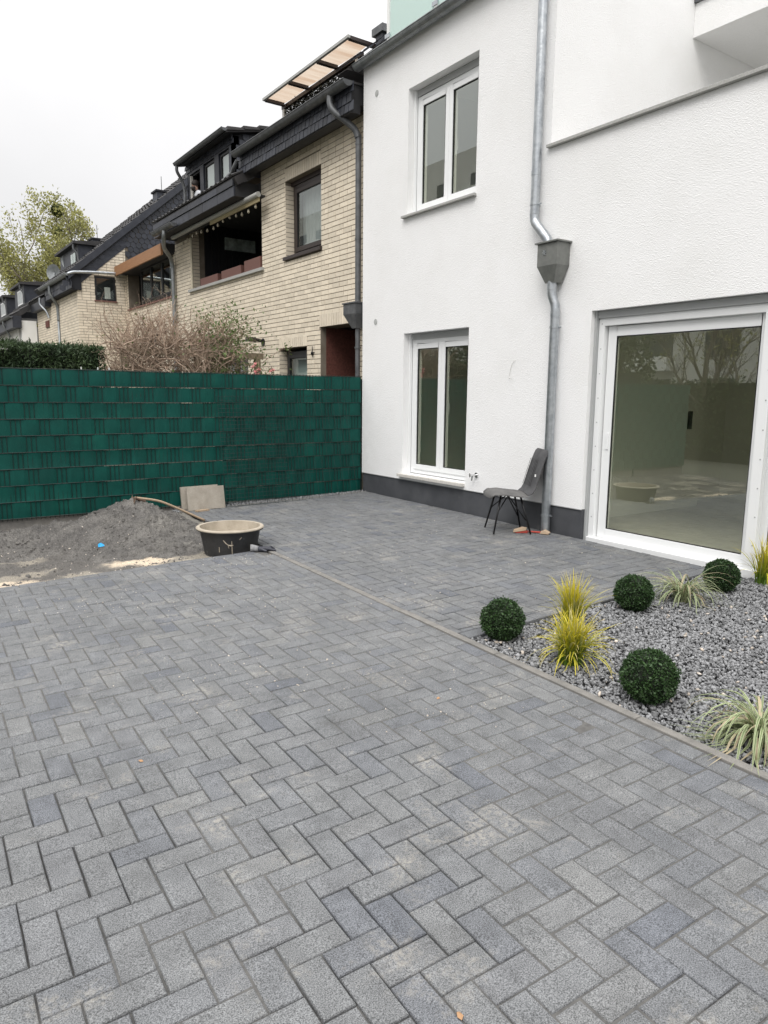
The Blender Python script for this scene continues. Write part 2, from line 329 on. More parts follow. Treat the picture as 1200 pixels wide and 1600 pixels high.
M_['shirt'] = mat('white_shirt', (.70, .72, .76), .85)
M_['dryleaf'] = mat('dry_brown_leaf', (.36, .21, .11), .8)
M_['asph'] = mat('ground_soil', (.10, .095, .08), 1, (.07, .075, .05), .5)
M_['flatwall'] = mat('pale_apartment_render', (.62, .61, .58), .9)
M_['flatwin'] = mat('apartment_window', (.04, .05, .06), .2)
M_['grassfar'] = mat('lawn', (.05, .085, .025), .95, (.08, .11, .035), 3)

# ------------------------------------------------------------------ ground sheet
g = MB(); gv = []
xs = [-90, -30, -8, 5.6, 40, 120]; ys = [-60, -10, 0, 9.2, 40, 200]
for i in range(len(xs)-1):
    for j in range(len(ys)-1):
        g.face([(xs[a], ys[b], gz(max(-8, min(6, xs[a])), max(0, min(20, ys[b])))-.16) for a, b in ((i, j), (i+1, j), (i+1, j+1), (i, j+1))])
o = g.build('ground', M_['asph']); o['kind'] = 'structure'

# ------------------------------------------------------------------ paving: herringbone pavers
ROT = -.0345; CR, SR = math.cos(ROT), math.sin(ROT); OU, OV, CE = .2214, 2.2116, .1
def cell(i, j): return (OU+CR*i*CE-SR*j*CE, OV+SR*i*CE+CR*j*CE)
def kx(y): return 2.9245+(y-4)*.0243          # line of the long kerb between drive and bed
KW = .052
def clip_poly(poly, f):      # keep f(p) >= 0, f linear
    out = []
    for i in range(len(poly)):
        a, b = poly[i], poly[(i+1) % len(poly)]; fa, fb = f(a), f(b)
        if fa >= 0: out.append(a)
        if (fa >= 0) != (fb >= 0):
            t = fa/(fa-fb); out.append((a[0]+(b[0]-a[0])*t, a[1]+(b[1]-a[1])*t))
    return out
def area(p): return .5*abs(sum(p[i][0]*p[(i+1) % len(p)][1]-p[(i+1) % len(p)][0]*p[i][1] for i in range(len(p))))
def inset(poly, d):
    n = len(poly); c = (sum(p[0] for p in poly)/n, sum(p[1] for p in poly)/n); out = []
    s = 1 if sum(poly[i][0]*poly[(i+1) % n][1]-poly[(i+1) % n][0]*poly[i][1] for i in range(n)) > 0 else -1
    for i in range(n):
        a, b, e = Vector(poly[i-1]), Vector(poly[i]), Vector(poly[(i+1) % n])
        d1 = (b-a).normalized(); d2_ = (e-b).normalized()
        n1 = Vector((-d1.y, d1.x))*s; n2 = Vector((-d2_.y, d2_.x))*s
        k = 1+n1.dot(n2)
        q = b+(n1+n2)*d/max(k, .5); out.append((q.x, q.y))
    return out
CH = .0055
def paver_geo(poly, z, hgt=.07):
    a = poly; b = inset(poly, CH*.35); c = inset(poly, CH); n = len(poly)
    vs = [(*p, z-hgt) for p in a]+[(*p, z-CH) for p in a]+[(*p, z-CH*.3) for p in b]+[(*p, z) for p in c]
    fs = [(k*n+i, k*n+(i+1) % n, (k+1)*n+(i+1) % n, (k+1)*n+i) for k in range(3) for i in range(n)]+[tuple(range(3*n, 4*n))]
    return vs, fs
SANDY = 6.255
def yb(x): return 3.262+(x-3.0)*.006-.002   # back edge of the gravel bed
regions = []
drive = [lambda p: kx(p[1])-KW-.104-p[0], lambda p: SANDY-.02*(p[0]-1.5)-.11-p[1]]
terr = [lambda p: p[0]-(kx(p[1])+.004), lambda p: 5.700-p[0], lambda p: p[1]-(yb(p[0])+.107), lambda p: 8.66-p[1]]
GAP = .0027
def keep(poly, fs):
    for f in fs:
        poly = clip_poly(poly, f)
        if len(poly) < 3: return None
    return poly if area(poly) > .0006 else None
pav = []   # (poly, full)
for i in range(-22, 62):
    for j in range(-32, 75):
        s = (i+j) % 4
        if s == 0: c = [cell(i, j), cell(i+2, j), cell(i+2, j+1), cell(i, j+1)]; hor = True
        elif s == 2: c = [cell(i, j), cell(i+1, j), cell(i+1, j+2), cell(i, j+2)]; hor = False
        else: continue
        cx, cy = sum(p[0] for p in c)/4, sum(p[1] for p in c)/4
        if cx < -1.6 or cx > 5.9 or cy < -1.2 or cy > 8.9: continue
        c0 = c
        for fs in (drive, terr):
            c = inset(c0, GAP if fs is drive else .0036); q = keep(c, fs)
            if q: pav.append((q, abs(area(q)-area(c)) < 1e-7, hor, cx, cy))
# straight courses: beside the kerb, along the sand edge, along the bed's back edge
y = -1.2
while y < 6.0:
    l = .2; pav.append((inset([(kx(y)-KW-.102, y), (kx(y)-KW-.003, y), (kx(y+l)-KW-.003, y+l), (kx(y+l)-KW-.102, y+l)], GAP), False, False, kx(y)-.1, y+.1)); y += l
x = -1.6
while x < 2.7:
    e = lambda x_: SANDY-.02*(x_-1.5)
    pav.append((inset([(x, e(x)-.107), (x+.2, e(x+.2)-.107), (x+.2, e(x+.2)-.006), (x, e(x)-.006)], GAP), False, True, x+.1, e(x)-.05)); x += .2
x = kx(3.3)+.02
while x < 5.69:
    x1 = min(x+.2, 5.70)
    if x1-x > .03: pav.append((inset([(x, yb(x)+.003), (x1, yb(x1)+.003), (x1, yb(x1)+.104), (x, yb(x)+.104)], GAP), False, True, x+.1, yb(x)+.05))
    x += .2
def view(x, y, z):
    d = Vector((x, y, z-1.5961)); c = (d.dot(r2), d.dot(d2), d.dot(fw))
    if c[2] < .1: return None
    return 600+1131.165*c[0]/c[2], 800+1131.165*c[1]/c[2], c[2]
inv = []
for k, (q, full, hor, cx, cy) in enumerate(pav):
    v = view(cx, cy, gz(cx, cy)); inv.append(v is not None and -20 < v[0] < 1220 and v[1] < 1620)
order = sorted([k for k in range(len(pav)) if inv[k]], key=lambda k: pav[k][3]**2+pav[k][4]**2)[:300]
single = set(order)
patio = struct('patio_paving')
Mhv = {}
for hor in (True, False):
    l, w_ = (.2, .1) if hor else (.1, .2)
    vs, fs = paver_geo([(-l/2+GAP, -w_/2+GAP), (l/2-GAP, -w_/2+GAP), (l/2-GAP, w_/2-GAP), (-l/2+GAP, w_/2-GAP)], 0)
    me = bpy.data.meshes.new('paver'); me.from_pydata(vs, [], fs); me.materials.append(M_['paver']); Mhv[hor] = me
rest = MB()
for k, (q, full, hor, cx, cy) in enumerate(pav):
    dz = random.gauss(0, .0011); tx, ty = random.gauss(0, .004), random.gauss(0, .004); z = gz(cx, cy)+dz
    if k in single:
        if full:
            o = bpy.data.objects.new('paver', Mhv[hor]); COL.objects.link(o); o.parent = patio; o.location = (cx+random.gauss(0, .0007), cy+random.gauss(0, .0007), z)
            o.rotation_euler = (.007+tx, -.0248+ty, ROT+random.gauss(0, .004))
        else:
            vs, fs = paver_geo(q, 0); vs = [(a-cx, b-cy, c) for a, b, c in vs]
            me = bpy.data.meshes.new('paver'); me.from_pydata(vs, [], fs); me.materials.append(M_['paver'])
            o = bpy.data.objects.new('paver', me); COL.objects.link(o); o.parent = patio; o.location = (cx, cy, z); o.rotation_euler = (.007+tx, -.0248+ty, 0)
    else:
        vs, fs = paver_geo(q, 0)
        rest.raw([(a, b, c+z+(a-cx)*(.0248-ty)+(b-cy)*(.007+tx)) for a, b, c in vs], fs)
rest.build('paver', M_['paver'], patio, kind='stuff', fixn=False)
# joint sand between the stones: flush in most places, washed out towards the lower left
def sandmesh(name, x0, x1, y0, y1, st, inside, h, m, parent=None, kind=None):
    nx, ny = int((x1-x0)/st)+1, int((y1-y0)/st)+1; idx = {}; mb = MB(); vs = []; fs = []
    for i in range(nx):
        for j in range(ny):
            x, y = x0+i*st, y0+j*st
            idx[i, j] = len(vs); vs.append((x, y, h(x, y)))
    for i in range(nx-1):
        for j in range(ny-1):
            if inside(x0+(i+.5)*st, y0+(j+.5)*st): fs.append((idx[i, j], idx[i+1, j], idx[i+1, j+1], idx[i, j+1]))
    mb.raw(vs, fs); return mb.build(name, m, parent, smooth=True, kind=kind, fixn=False)
def jh(x, y):
    n = noise.noise(Vector((x*1.1+3, y*1.1, 0)))+.45*noise.noise(Vector((x*5, y*5, 2)))
    bare = max(0, min(1, (1.75-x+.9*n)/.6))*max(0, min(1, (3.6-y)/1.2))*max(0, min(1, .45+2.2*n))
    far = .15 if y > 3.6 else 0
    return gz(x, y)-.0030-.014*bare-.003*(far)-.004*max(0, -n)
sandmesh('joint_sand', -1.7, 2.9, -1.2, 6.25, .03, lambda x, y: x < kx(y)-.01 and y < SANDY-.02*(x-1.5)-.01, jh, M_['joint'], patio)
sandmesh('joint_sand', 2.85, 5.72, 3.27, 8.7, .05, lambda x, y: x > kx(y)-.03 and y < 8.66, lambda x, y: gz(x, y)-.0110+.002*noise.noise(Vector((x*3, y*3, 0))), M_['joint_dark'], patio)

# kerb stones along the seam
kerb = struct('kerb')
y = -1.0
while y < 6.25:
    y1 = min(y+.985, 6.27); m = MB(); zt0, zt1 = gz(2.9, y)+.006, gz(2.9, y1)+.006
    if y > 3.2: zt0 -= .004; zt1 -= .004
    a, b = kx(y), kx(y1)
    m.raw([(a-KW, y, zt0-.2), (a, y, zt0-.2), (b, y1, zt1-.2), (b-KW, y1, zt1-.2), (a-KW, y, zt0), (a, y, zt0), (b, y1, zt1), (b-KW, y1, zt1)],
          [(0,3,2,1),(4,5,6,7),(0,1,5,4),(1,2,6,5),(2,3,7,6),(3,0,4,7)])
    m.build('kerb_stone', M_['kerb'], kerb, bevel=.005); y = y1+.004
# edging beside the fence gravel
m = MB(); m.box((2.96, 8.655, .02), (5.70, 8.685, .16)); 
for i, v in enumerate(m.v): m.v[i] = (v[0], v[1], gz(v[0], v[1])+(.002 if v[2] > .1 else -.1))
m.build('kerb_stone', M_['kerb'], kerb)

# ------------------------------------------------------------------ gravel
def icos():
    bm = bmesh.new(); bmesh.ops.create_icosphere(bm, subdivisions=1, radius=1); v = np.array([q.co[:] for q in bm.verts]); f = np.array([[x.index for x in p.verts] for p in bm.faces]); bm.free(); return v, f
IV, IF = icos()
def stones(name, pts, size, m, label=None, cat=None, flat=.6, parent=None):
    n = len(pts); nv = len(IV)
    jit = 1+.28*rng.standard_normal((n, nv, 1)).clip(-1.2, 1.2)
    sc_ = rng.uniform(.55, 1.35, (n, 1, 3))*np.array([1, .75, flat]); sz = rng.uniform(size[0], size[1], (n, 1, 1))
    V_ = IV[None]*jit*sc_*sz
    q = rng.standard_normal((n, 4)); q[:, 1:3] *= .5; q /= np.linalg.norm(q, axis=1)[:, None]; w0, x, y, z = q.T
    Rm = np.stack([1-2*(y*y+z*z), 2*(x*y-z*w0), 2*(x*z+y*w0), 2*(x*y+z*w0), 1-2*(x*x+z*z), 2*(y*z-x*w0), 2*(x*z-y*w0), 2*(y*z+x*w0), 1-2*(x*x+y*y)], 1).reshape(n, 3, 3)
    V_ = np.einsum('nij,nvj->nvi', Rm, V_)+np.array(pts)[:, None, :]
    F_ = (IF[None]+np.arange(n)[:, None, None]*nv).reshape(-1, 3)
    me = bpy.data.meshes.new(name); me.vertices.add(n*nv); me.vertices.foreach_set('co', V_.astype(np.float32).ravel())
    me.loops.add(F_.size); me.loops.foreach_set('vertex_index', F_.ravel().astype(np.int32)); me.polygons.add(len(F_)); me.polygons.foreach_set('loop_start', np.arange(0, F_.size, 3, dtype=np.int32))
    me.update(calc_edges=True); me.materials.append(m)
    o = bpy.data.objects.new(name, me); COL.objects.link(o); o['kind'] = 'stuff'
    if label: tag(o, label, cat)
    if parent: o.parent = parent
    return o
pts = []
for _ in range(46000):
    x, y = random.uniform(2.86, 5.72), random.uniform(.6, 3.26)
    if x < kx(y)+.012 or y > yb(x)-.008: continue
    v = view(x, y, .12)
    if v is None or v[0] > 1330: continue
    h = .012*noise.noise(Vector((x*2.2, y*2.2, 0)))
    pts.append((x, y, gz(x, y)-.030+h+random.uniform(0, .020)))
stones('gravel', pts, (.0075, .0150), M_['gravel'])
pp = [(random.uniform(2.9, 4.9), random.uniform(1.1, 3.2)) for _ in range(150)]
stones('pale_pebbles', [(x, y, gz(x, y)-.006) for x, y in pp if x > kx(y)+.02], (.008, .016), M_['gravel_pale'])
m = MB(); m.raw([(kx(.4), .4, gz(2.9, .4)-.04), (5.75, .4, gz(5.75, .4)-.04), (5.75, 3.27, gz(5.75, 3.27)-.04), (kx(3.27), 3.27, gz(2.9, 3.27)-.04)], [(0, 1, 2, 3)])
m.build('gravel_bed', M_['gravel_dark'])['kind'] = 'structure'
pts = [(x, y, gz(x, y)-.012+random.uniform(0, .012)) for x, y in ((random.uniform(2.9, 5.71), random.uniform(8.69, 8.95)) for _ in range(3200))]
stones('fence_gravel', pts, (.008, .016), M_['gravel'])
m = MB(); m.raw([(2.9, 8.68, gz(2.9, 8.7)-.03), (5.8, 8.68, gz(5.8, 8.7)-.03), (5.8, 9.1, gz(5.8, 9)-.03), (2.9, 9.1, gz(2.9, 9)-.03)], [(0, 1, 2, 3)])
m.build('gravel_strip', M_['gravel_dark'])['kind'] = 'structure'

# ------------------------------------------------------------------ bare soil and the sand heap
def fr(x, y, s, o=0, oc=4, H=1.0): return noise.fractal(Vector((x*s+o, y*s, o*.7)), H, 2.0, oc)
def soil_h(x, y):
    base = gz(x, y)-.055+.020*fr(x, y, 1.6, 3)+.014*fr(x, y, 7, 8, 4, .6)+.006*fr(x, y, 24, 8)
    edge = max(0, 1-(y-6.25)/.25); base += .018*edge
    base += .035*max(0, min(1, (y-7.6)/1.0))
    return base
def sstep(a, b, x): t = max(0, min(1, (x-a)/(b-a))); return t*t*(3-2*t)
def paint(o, fn):
    me = o.data; ca = me.color_attributes.new('tint', 'FLOAT_COLOR', 'POINT'); buf = []
    for v in me.vertices: buf += [*fn(v.co.x, v.co.y, v.co.z), 1]
    ca.data.foreach_set('color', buf)
def lerp3(a, b, t): return tuple(p*(1-t)+q*t for p, q in zip(a, b))
def soilcol(x, y, z):
    c = lerp3((.105, .098, .090), (.19, .18, .16), sstep(-.2, .5, fr(x, y, 1.3, 22)))
    c = lerp3(c, (.30, .27, .22), .8*sstep(.05, .45, fr(x, y, 2.1, 33, 6)+.25*sstep(7.3, 6.4, y)))
    e = y-(SANDY-.02*(x-1.5)); n = fr(x, y, 3.3, 44, 6); n2 = fr(x, y, 14, 45, 4)
    p1 = sstep(.42, .02, math.hypot((x-1.95)*.95, (y-6.66)*2.3)+.28*n+.10*n2)
    p2 = sstep(.16, .0, e+.14*n+.05*n2)*.9; p3 = sstep(.55, .1, math.hypot((x-.62)*.8, (y-6.48)*2.2)+.3*n+.1*n2)*.9
    c = lerp3(c, (.60, .50, .38), max(p1, p3)); c = lerp3(c, (.50, .44, .36), p2*.85)
    c = lerp3(c, (.055, .045, .038), .8*sstep(.30, .05, abs(math.hypot((x-2.1)*.9, (y-6.80)*2.6)-.12+.2*n)+.1*n2)*(1-p1))
    return c
so = sandmesh('soil', -2.2, 3.02, 6.2, 8.9, .020, lambda x, y: x < kx(y)+.02 and y > SANDY-.02*(x-1.5)-.01, soil_h, M_['soil'])
so['kind'] = 'structure'; paint(so, soilcol)
def heap_h(x, y):
    dx, dy = x-2.17, y-7.88
    d = math.hypot(dx*(1.12 if dx > 0 else .88), dy*(1.12 if dy < 0 else .95)); d += .08*fr(x, y, 2.0, 12)
    h = .385*max(0, 1-d/.92)**1.02
    d2 = math.hypot((x-1.15)*.62, (y-8.05)*1.1)+.12*fr(x, y, 1.5, 30)
    h2 = .13*max(0, 1-d2/.85)
    d3 = math.hypot((x-2.2)*.8, (y-7.2)*1.2)+.16*fr(x, y, 1.7, 70)
    h3_ = .095*max(0, 1-d3/.75)
    hh = max(h, h2, h3_)+.25*min(h, max(h2, h3_))
    return hh, min(1, hh/.04)
def heap_z(x, y):
    hh, l = heap_h(x, y)
    rid = .045*fr(x, y, 4.2, 5, 6, .75)+.032*abs(fr(x, y, 9, 9, 5, .6))-.02*max(0, fr(x, y, 16, 2, 3, .6))
    return soil_h(x, y)+hh*1.0+l*rid-.022
o = sandmesh('sand_heap', -1.2, 3.35, 6.4, 8.80, .014, lambda x, y: heap_h(x, y)[0] > .004, lambda x, y: max(heap_z(x, y), -9), M_['heap'], kind='stuff')
tag(o, 'heap of loose grey sand dumped against the green fence', 'sand heap')
def zt(x, y): return max(soil_h(x, y), heap_z(x, y) if heap_h(x, y)[0] > .004 else -9)
pts = []; 
for _ in range(190):
    x, y = random.uniform(.2, 2.92), random.uniform(6.3, 8.3); pts.append((x, y, zt(x, y)+.001))
stones('rubble', pts, (.003, .010), M_['gravel_pale'])
pts = []
for _ in range(2600):
    x, y = random.uniform(.0, 2.92), random.uniform(6.3, 8.5)
    if noise.noise(Vector((x*1.7, y*1.7, 4))) > -.05: pts.append((x, y, zt(x, y)-.002))
stones('soil_clods', pts[300:], (.004, .015), M_['heap']); stones('soil_clods', [(a, b, c-.008) for a, b, c in pts[:300]], (.016, .034), M_['heap'])
# a few crumbs of mortar and sand on the paving
pts = []
for _ in range(620):
    cx, cy, s = random.choice([(2.3, 4.6, .3), (2.0, 5.2, .35), (1.2, 5.3, .3), (3.5, 5.6, .5), (4.3, 5.9, .6), (4.8, 4.4, .5), (1.5, 3.6, .3), (2.4, 2.8, .4), (2.6, 6.0, .25), (3.2, 4.2, .4)])
    x, y = random.gauss(cx, s), random.gauss(cy, s*.7)
    if y < SANDY-.05 and x < 5.6 or (x > 3.05 and 3.5 < y < 8.4 and x < 5.6): pts.append((x, y, gz(x, y)+.0015))
stones('mortar_crumbs', pts, (.002, .0062), M_['gravel_pale'])

# ------------------------------------------------------------------ white house
WX = 5.717
house = thing('white_house', 'new white rendered house with dark plinth, sliding door and two double windows', 'house', (WX, 8.81, .2))
HL = house.location
def hb(mb, name, m, parent=house, **k):
    o = mb.build(name, m, parent, **k); return o
house.location = (0, 0, 0)
Pw = lambda u, z, d: (WX+d, u, z)
m = MB()
UW = (6.499, 7.790, 3.825, 5.31); LW = (6.545, 7.822, .545, 2.373); DR = (1.0, 4.768, .10, 2.402)
wall_cells(m, -1.5, 5.39, .47, 4.02, [(1.0, 4.768, .47, 2.402)], Pw, .30, (.47,))
wall_cells(m, 5.39, 8.812, .47, 5.93, [UW, LW], Pw, .30)
hb(m, 'wall', M_['stucco'])
# party end wall, loggia walls, roof edge
m = MB(); m.box((WX+.3, 8.55, 0), (14, 8.812, 5.93)); hb(m, 'end_wall', M_['stucco'])
m = MB(); m.box((WX+.3, 5.39, 2.9), (12, 5.62, 8.2)); hb(m, 'loggia_side_wall', M_['stucco'])
m = MB(); m.box((7.93, -1.5, 5.60), (12, 5.388, 5.95)); hb(m, 'balcony_slab', M_['stucco'])
m = MB(); m.box((7.90, -1.5, 5.952), (12, 5.386, 6.0)); hb(m, 'roof_edge_trim', M_['zinc_old'])
m = MB(); m.box((WX+.302, -1.5, 2.75), (12, 5.388, 2.95)); hb(m, 'loggia_floor', M_['sill'])
m = MB(); m.box((9.9, -1.5, 2.952), (10.1, 5.388, 5.598)); hb(m, 'loggia_back_wall', M_['stucco'])
m = MB(); m.box((WX-.045, -1.5, 4.022), (WX+.33, 5.415, 4.052)); hb(m, 'parapet_coping', M_['sill'], bevel=.004)
m = MB()
m.box((WX+.012, 4.768, 0), (WX+.29, 8.80, .468)); hb(m, 'plinth', M_['plinth'])
m = MB(); m.box((WX+.012, -1.5, 0), (WX+.29, 1.0, .468)); hb(m, 'plinth', M_['plinth'])
# thin drip edge where the plaster stands proud of the plinth
m = MB(); m.box((WX-.002, 4.77, .462), (WX+.012, 8.81, .470)); hb(m, 'base_trim', M_['pvc_grey'])
# roof slab, gutter, balustrade
m = MB(); m.box((WX+.05, 5.62, 5.932), (12, 8.80, 6.0)); hb(m, 'roof_slab', M_['zinc_old'])
m = MB(); m.prism([(WX-.05, 0, 5.93), (WX+.05, 0, 5.93), (WX+.05, 0, 6.02), (WX-.05, 0, 5.945)], (0, 1, 0))
for i, v in enumerate(m.v): m.v[i] = (v[0], 5.45 if v[1] < .5 else 8.88, v[2])
hb(m, 'roof_edge', M_['zinc_old'])
def gutter(y0, y1, x, z, r, name, mt, parent, brackets=.62):
    m = MB(); n = 12; prof = [(x+r*math.cos(math.pi+math.pi*k/n), z+r*math.sin(math.pi+math.pi*k/n)) for k in range(n+1)]
    pin = [(x+(r-.004)*math.cos(math.pi+math.pi*k/n), z+(r-.004)*math.sin(math.pi+math.pi*k/n)) for k in range(n+1)]
    for pr in (prof, pin):
        for k in range(n):
            (xa, za), (xb_, zb) = pr[k], pr[k+1]; m.face([(xa, y0, za), (xb_, y0, zb), (xb_, y1, zb), (xa, y1, za)])
    m.tube([(x-r, y0, z), (x-r, y1, z)], .009, 8)
    for yy in (y0, y1): m.face([(a, yy, b) for a, b in prof])
    o = m.build(name, mt, parent, smooth=True, auto=R(40), fixn=False)
    yy = y0+.3
    while yy < y1-.1 and brackets:
        b = MB(); rr = r+.004
        for k in range(n):
            q = [(x+rr*math.cos(math.pi+math.pi*kk/n), z+rr*math.sin(math.pi+math.pi*kk/n)) for kk in (k, k+1)]
            b.face([(q[0][0], yy, q[0][1]), (q[1][0], yy, q[1][1]), (q[1][0], yy+.03, q[1][1]), (q[0][0], yy+.03, q[0][1])])
        b.build('gutter_bracket', mt, o, fixn=False); yy += brackets
    return o
gutter(5.45, 8.86, WX-.085, 5.905, .072, 'gutter', M_['zinc_mid'], house, .66)
bal = MB()
def balpanel(y0, y1, k=0):
    m = MB(); m.box((5.935, y0, 6.06), (5.947, y1, 7.0)); hb(m, 'glass_panel', M_['balglass'])
for a, b in ((7.60, 8.52), (6.62, 7.52), (5.6, 6.54)): balpanel(a, b)
for yy in (8.56, 7.56, 6.58):
    m = MB(); m.box((5.925, yy-.022, 5.98), (5.965, yy+.022, 7.06)); hb(m, 'balustrade_post', M_['white'])
    for zz in (6.22, 6.75):
        c = MB(); c.box((5.915, yy-.055, zz), (5.924, yy+.055, zz+.05)); hb(c, 'glass_clamp', M_['zinc'])
m = MB(); m.box((6.25, 9.16, 5.8), (6.36, 9.33, 6.60)); ch = m.build('chimney', M_['slate'], house); m = MB(); m.box((6.22, 9.12, 6.602), (6.39, 9.39, 6.70)); m.build('chimney_cap', M_['zinc_old'], ch)

def window(parent, X, y0, y1, z0, z1, nsash, frame_m, glass_m, fw_=.055, sw=.065, name='window', dep=.07, handle=False):
    """outer frame with sashes in a wall whose outside faces -x; X is the frame's front"""
    m = MB()
    m.box((X, y0, z0), (X+dep, y0+fw_, z1)); m.box((X, y1-fw_, z0), (X+dep, y1, z1)); m.box((X, y0+fw_, z0), (X+dep, y1-fw_, z0+fw_)); m.box((X, y0+fw_, z1-fw_), (X+dep, y1-fw_, z1))
    w_ = m.build(name, frame_m, parent, bevel=.003)
    iw = (y1-y0-2*fw_)/nsash
    for k in range(nsash):
        a, b = y0+fw_+k*iw+.002, y0+fw_+(k+1)*iw-.002; c, d = z0+fw_+.002, z1-fw_-.002; xf = X-.014
        s = MB(); s.box((xf, a, c), (X+dep-.01, a+sw, d)); s.box((xf, b-sw, c), (X+dep-.01, b, d)); s.box((xf, a+sw, c), (X+dep-.01, b-sw, c+sw)); s.box((xf, a+sw, d-sw), (X+dep-.01, b-sw, d))
        s.build('sash', frame_m, w_, bevel=.004)
        gk = MB(); t_ = .006
        for q in (((xf+.010, a+sw-.001, c+sw), (xf+.03, a+sw+t_, d-sw)), ((xf+.010, b-sw-t_, c+sw), (xf+.03, b-sw+.001, d-sw)), ((xf+.010, a+sw, c+sw-.001), (xf+.03, b-sw, c+sw+t_)), ((xf+.010, a+sw, d-sw-t_), (xf+.03, b-sw, d-sw+.001))): gk.box(*q)
        gk.build('gasket', M_['rubber'], w_, fixn=False)
        p = MB(); xx = xf+.022; p.face([(xx, a+sw, c+sw), (xx, b-sw, c+sw), (xx, b-sw, d-sw), (xx, a+sw, d-sw)]); p.build('pane', glass_m, w_, fixn=False)
        if handle and k == 0:
            h = MB(); h.box((X+dep, b-sw*.5-.01, (c+d)/2-.06), (X+dep+.03, b-sw*.5+.01, (c+d)/2+.06)); h.build('handle', M_['pvc'], w_)
    return w_
w1 = window(house, WX+.125, UW[0]+.005, UW[1]-.03, UW[2]+.005, UW[3]-.085, 2, M_['pvc'], M_['glass'], handle=True)
w2 = window(house, WX+.125, LW[0]+.005, LW[1]-.03, LW[2]+.012, LW[3]-.075, 2, M_['pvc'], M_['glass'], handle=True)
for (h, wn) in ((UW, w1), (LW, w2)):
    m = MB(); m.box((WX+.115, h[0]+.002, h[3]-.080), (WX+.28, h[1]-.002, h[3]-.003)); m.build('shutter_box', M_['pvc_grey'], wn)
    m = MB(); m.box((WX+.085, h[1]-.028, h[2]), (WX+.122, h[1]-.003, h[3]-.003)); m.build('shutter_rail', M_['pvc'], wn)
m = MB(); m.box((WX-.05, UW[0]-.02, UW[2]-.028), (WX+.14, UW[1]+.07, UW[2]-.001)); hb(m, 'window_sill', M_['sill'], bevel=.003)
m = MB(); m.box((WX-.06, LW[0]-.0, LW[2]-.040), (WX+.14, LW[1]+.045, LW[2]-.001)); hb(m, 'window_sill', M_['sill_light'], bevel=.004)
# sliding door
dx = WX+.085; door = MB(); zb, ztp = .165, 2.33
door.box((dx, 4.675, zb), (dx+.16, 4.74, ztp)); door.box((dx, 1.0, ztp-.07), (dx+.16, 4.675, ztp)); door.box((dx-.03, 1.0, zb-.06), (dx+.16, 4.74, zb+.03))
dob = hb(door, 'sliding_door', M_['pvc'], bevel=.004)
m = MB(); m.box((dx-.035, 4.742, .13), (dx+.05, 4.765, 2.40)); m.build('shutter_rail', M_['pvc_grey'], dob)
m = MB(); m.box((dx-.02, 1.0, ztp+.002), (dx+.2, 4.74, 2.398)); m.build('shutter_box', M_['pvc_grey'], dob)
def leaf(y0, y1, xf, sw, l):
    m = MB(); z0, z1 = zb+.034, ztp-.074; t_ = .05
    m.box((xf, y0, z0), (xf+t_, y0+sw, z1)); m.box((xf, y1-sw, z0), (xf+t_, y1, z1)); m.box((xf, y0+sw, z0), (xf+t_, y1-sw, z0+sw)); m.box((xf, y0+sw, z1-sw), (xf+t_, y1-sw, z1))
    s = m.build('door_leaf', M_['pvc'], dob, bevel=.004)
    g_ = MB(); a, b, c, d = y0+sw, y1-sw, z0+sw, z1-sw
    for q in (((xf+.006, a-.001, c), (xf+.02, a+.008, d)), ((xf+.006, b-.008, c), (xf+.02, b+.001, d)), ((xf+.006, a, c-.001), (xf+.02, b, c+.008)), ((xf+.006, a, d-.008), (xf+.02, b, d+.001))): g_.box(*q)
    g_.build('gasket', M_['rubber'], dob, fixn=False)
    p = MB(); xx = xf+.016; p.face([(xx, a, c), (xx, b, c), (xx, b, d), (xx, a, d)]); p.build('pane', M_['glass'], dob, fixn=False)
    return s
leaf(3.075, 4.660, dx+.045, .095, 0)
leaf(1.10, 3.073, dx+.10, .075, 1)
m = MB(); m.box((dx-.012, 3.03, zb+.03), (dx+.042, 3.115, ztp-.07)); m.build('door_post', M_['pvc'], dob, bevel=.003)
for k in range(9):
    z = .4+k*.235
    m = MB(); m.tube([(dx-.003, 4.705, z), (dx+.002, 4.705, z)], .006, 8); m.build('screw_cap', M_['pvc_grey'], dob)
    m = MB(); m.tube([(dx-.015, 3.052, z), (dx-.010, 3.052, z)], .006, 8); m.build('screw_cap', M_['pvc_grey'], dob)
m = MB(); m.box((dx+.034, 4.585, 1.08), (dx+.044, 4.615, 1.24)); m.build('finger_pull', M_['pvc'], dob, bevel=.003)
# rooms behind the glass
m = MB()
m.face([(5.97, 1, .21), (9.6, 1, .21), (9.6, 5.6, .21), (5.97, 5.6, .21)]); hb(m, 'room_floor', M_['floorin'], fixn=False)
m = MB()
for q in ([(6.02, 1, 2.55), (9.6, 1, 2.55), (9.6, 5.6, 2.55), (6.02, 5.6, 2.55)], [(9.6, 1, .2), (9.6, 5.6, .2), (9.6, 5.6, 2.55), (9.6, 1, 2.55)], [(6.02, 5.3, .2), (8.6, 5.3, .2), (8.6, 5.3, 2.55), (6.02, 5.3, 2.55)], [(8.6, 5.3, .2), (8.6, 5.6, .2), (8.6, 5.6, 2.55), (8.6, 5.3, 2.55)], [(8.6, 5.6, .2), (9.6, 5.6, .2), (9.6, 5.6, 2.55), (8.6, 5.6, 2.55)], [(6.02, 1, .2), (9.6, 1, .2), (9.6, 1, 2.55), (6.02, 1, 2.55)]): m.face(q)
hb(m, 'room_wall', M_['room'], fixn=False)
m = MB(); m.box((8.25, 5.285, 1.2), (8.33, 5.298, 1.42)); hb(m, 'door_intercom', M_['blackframe'])
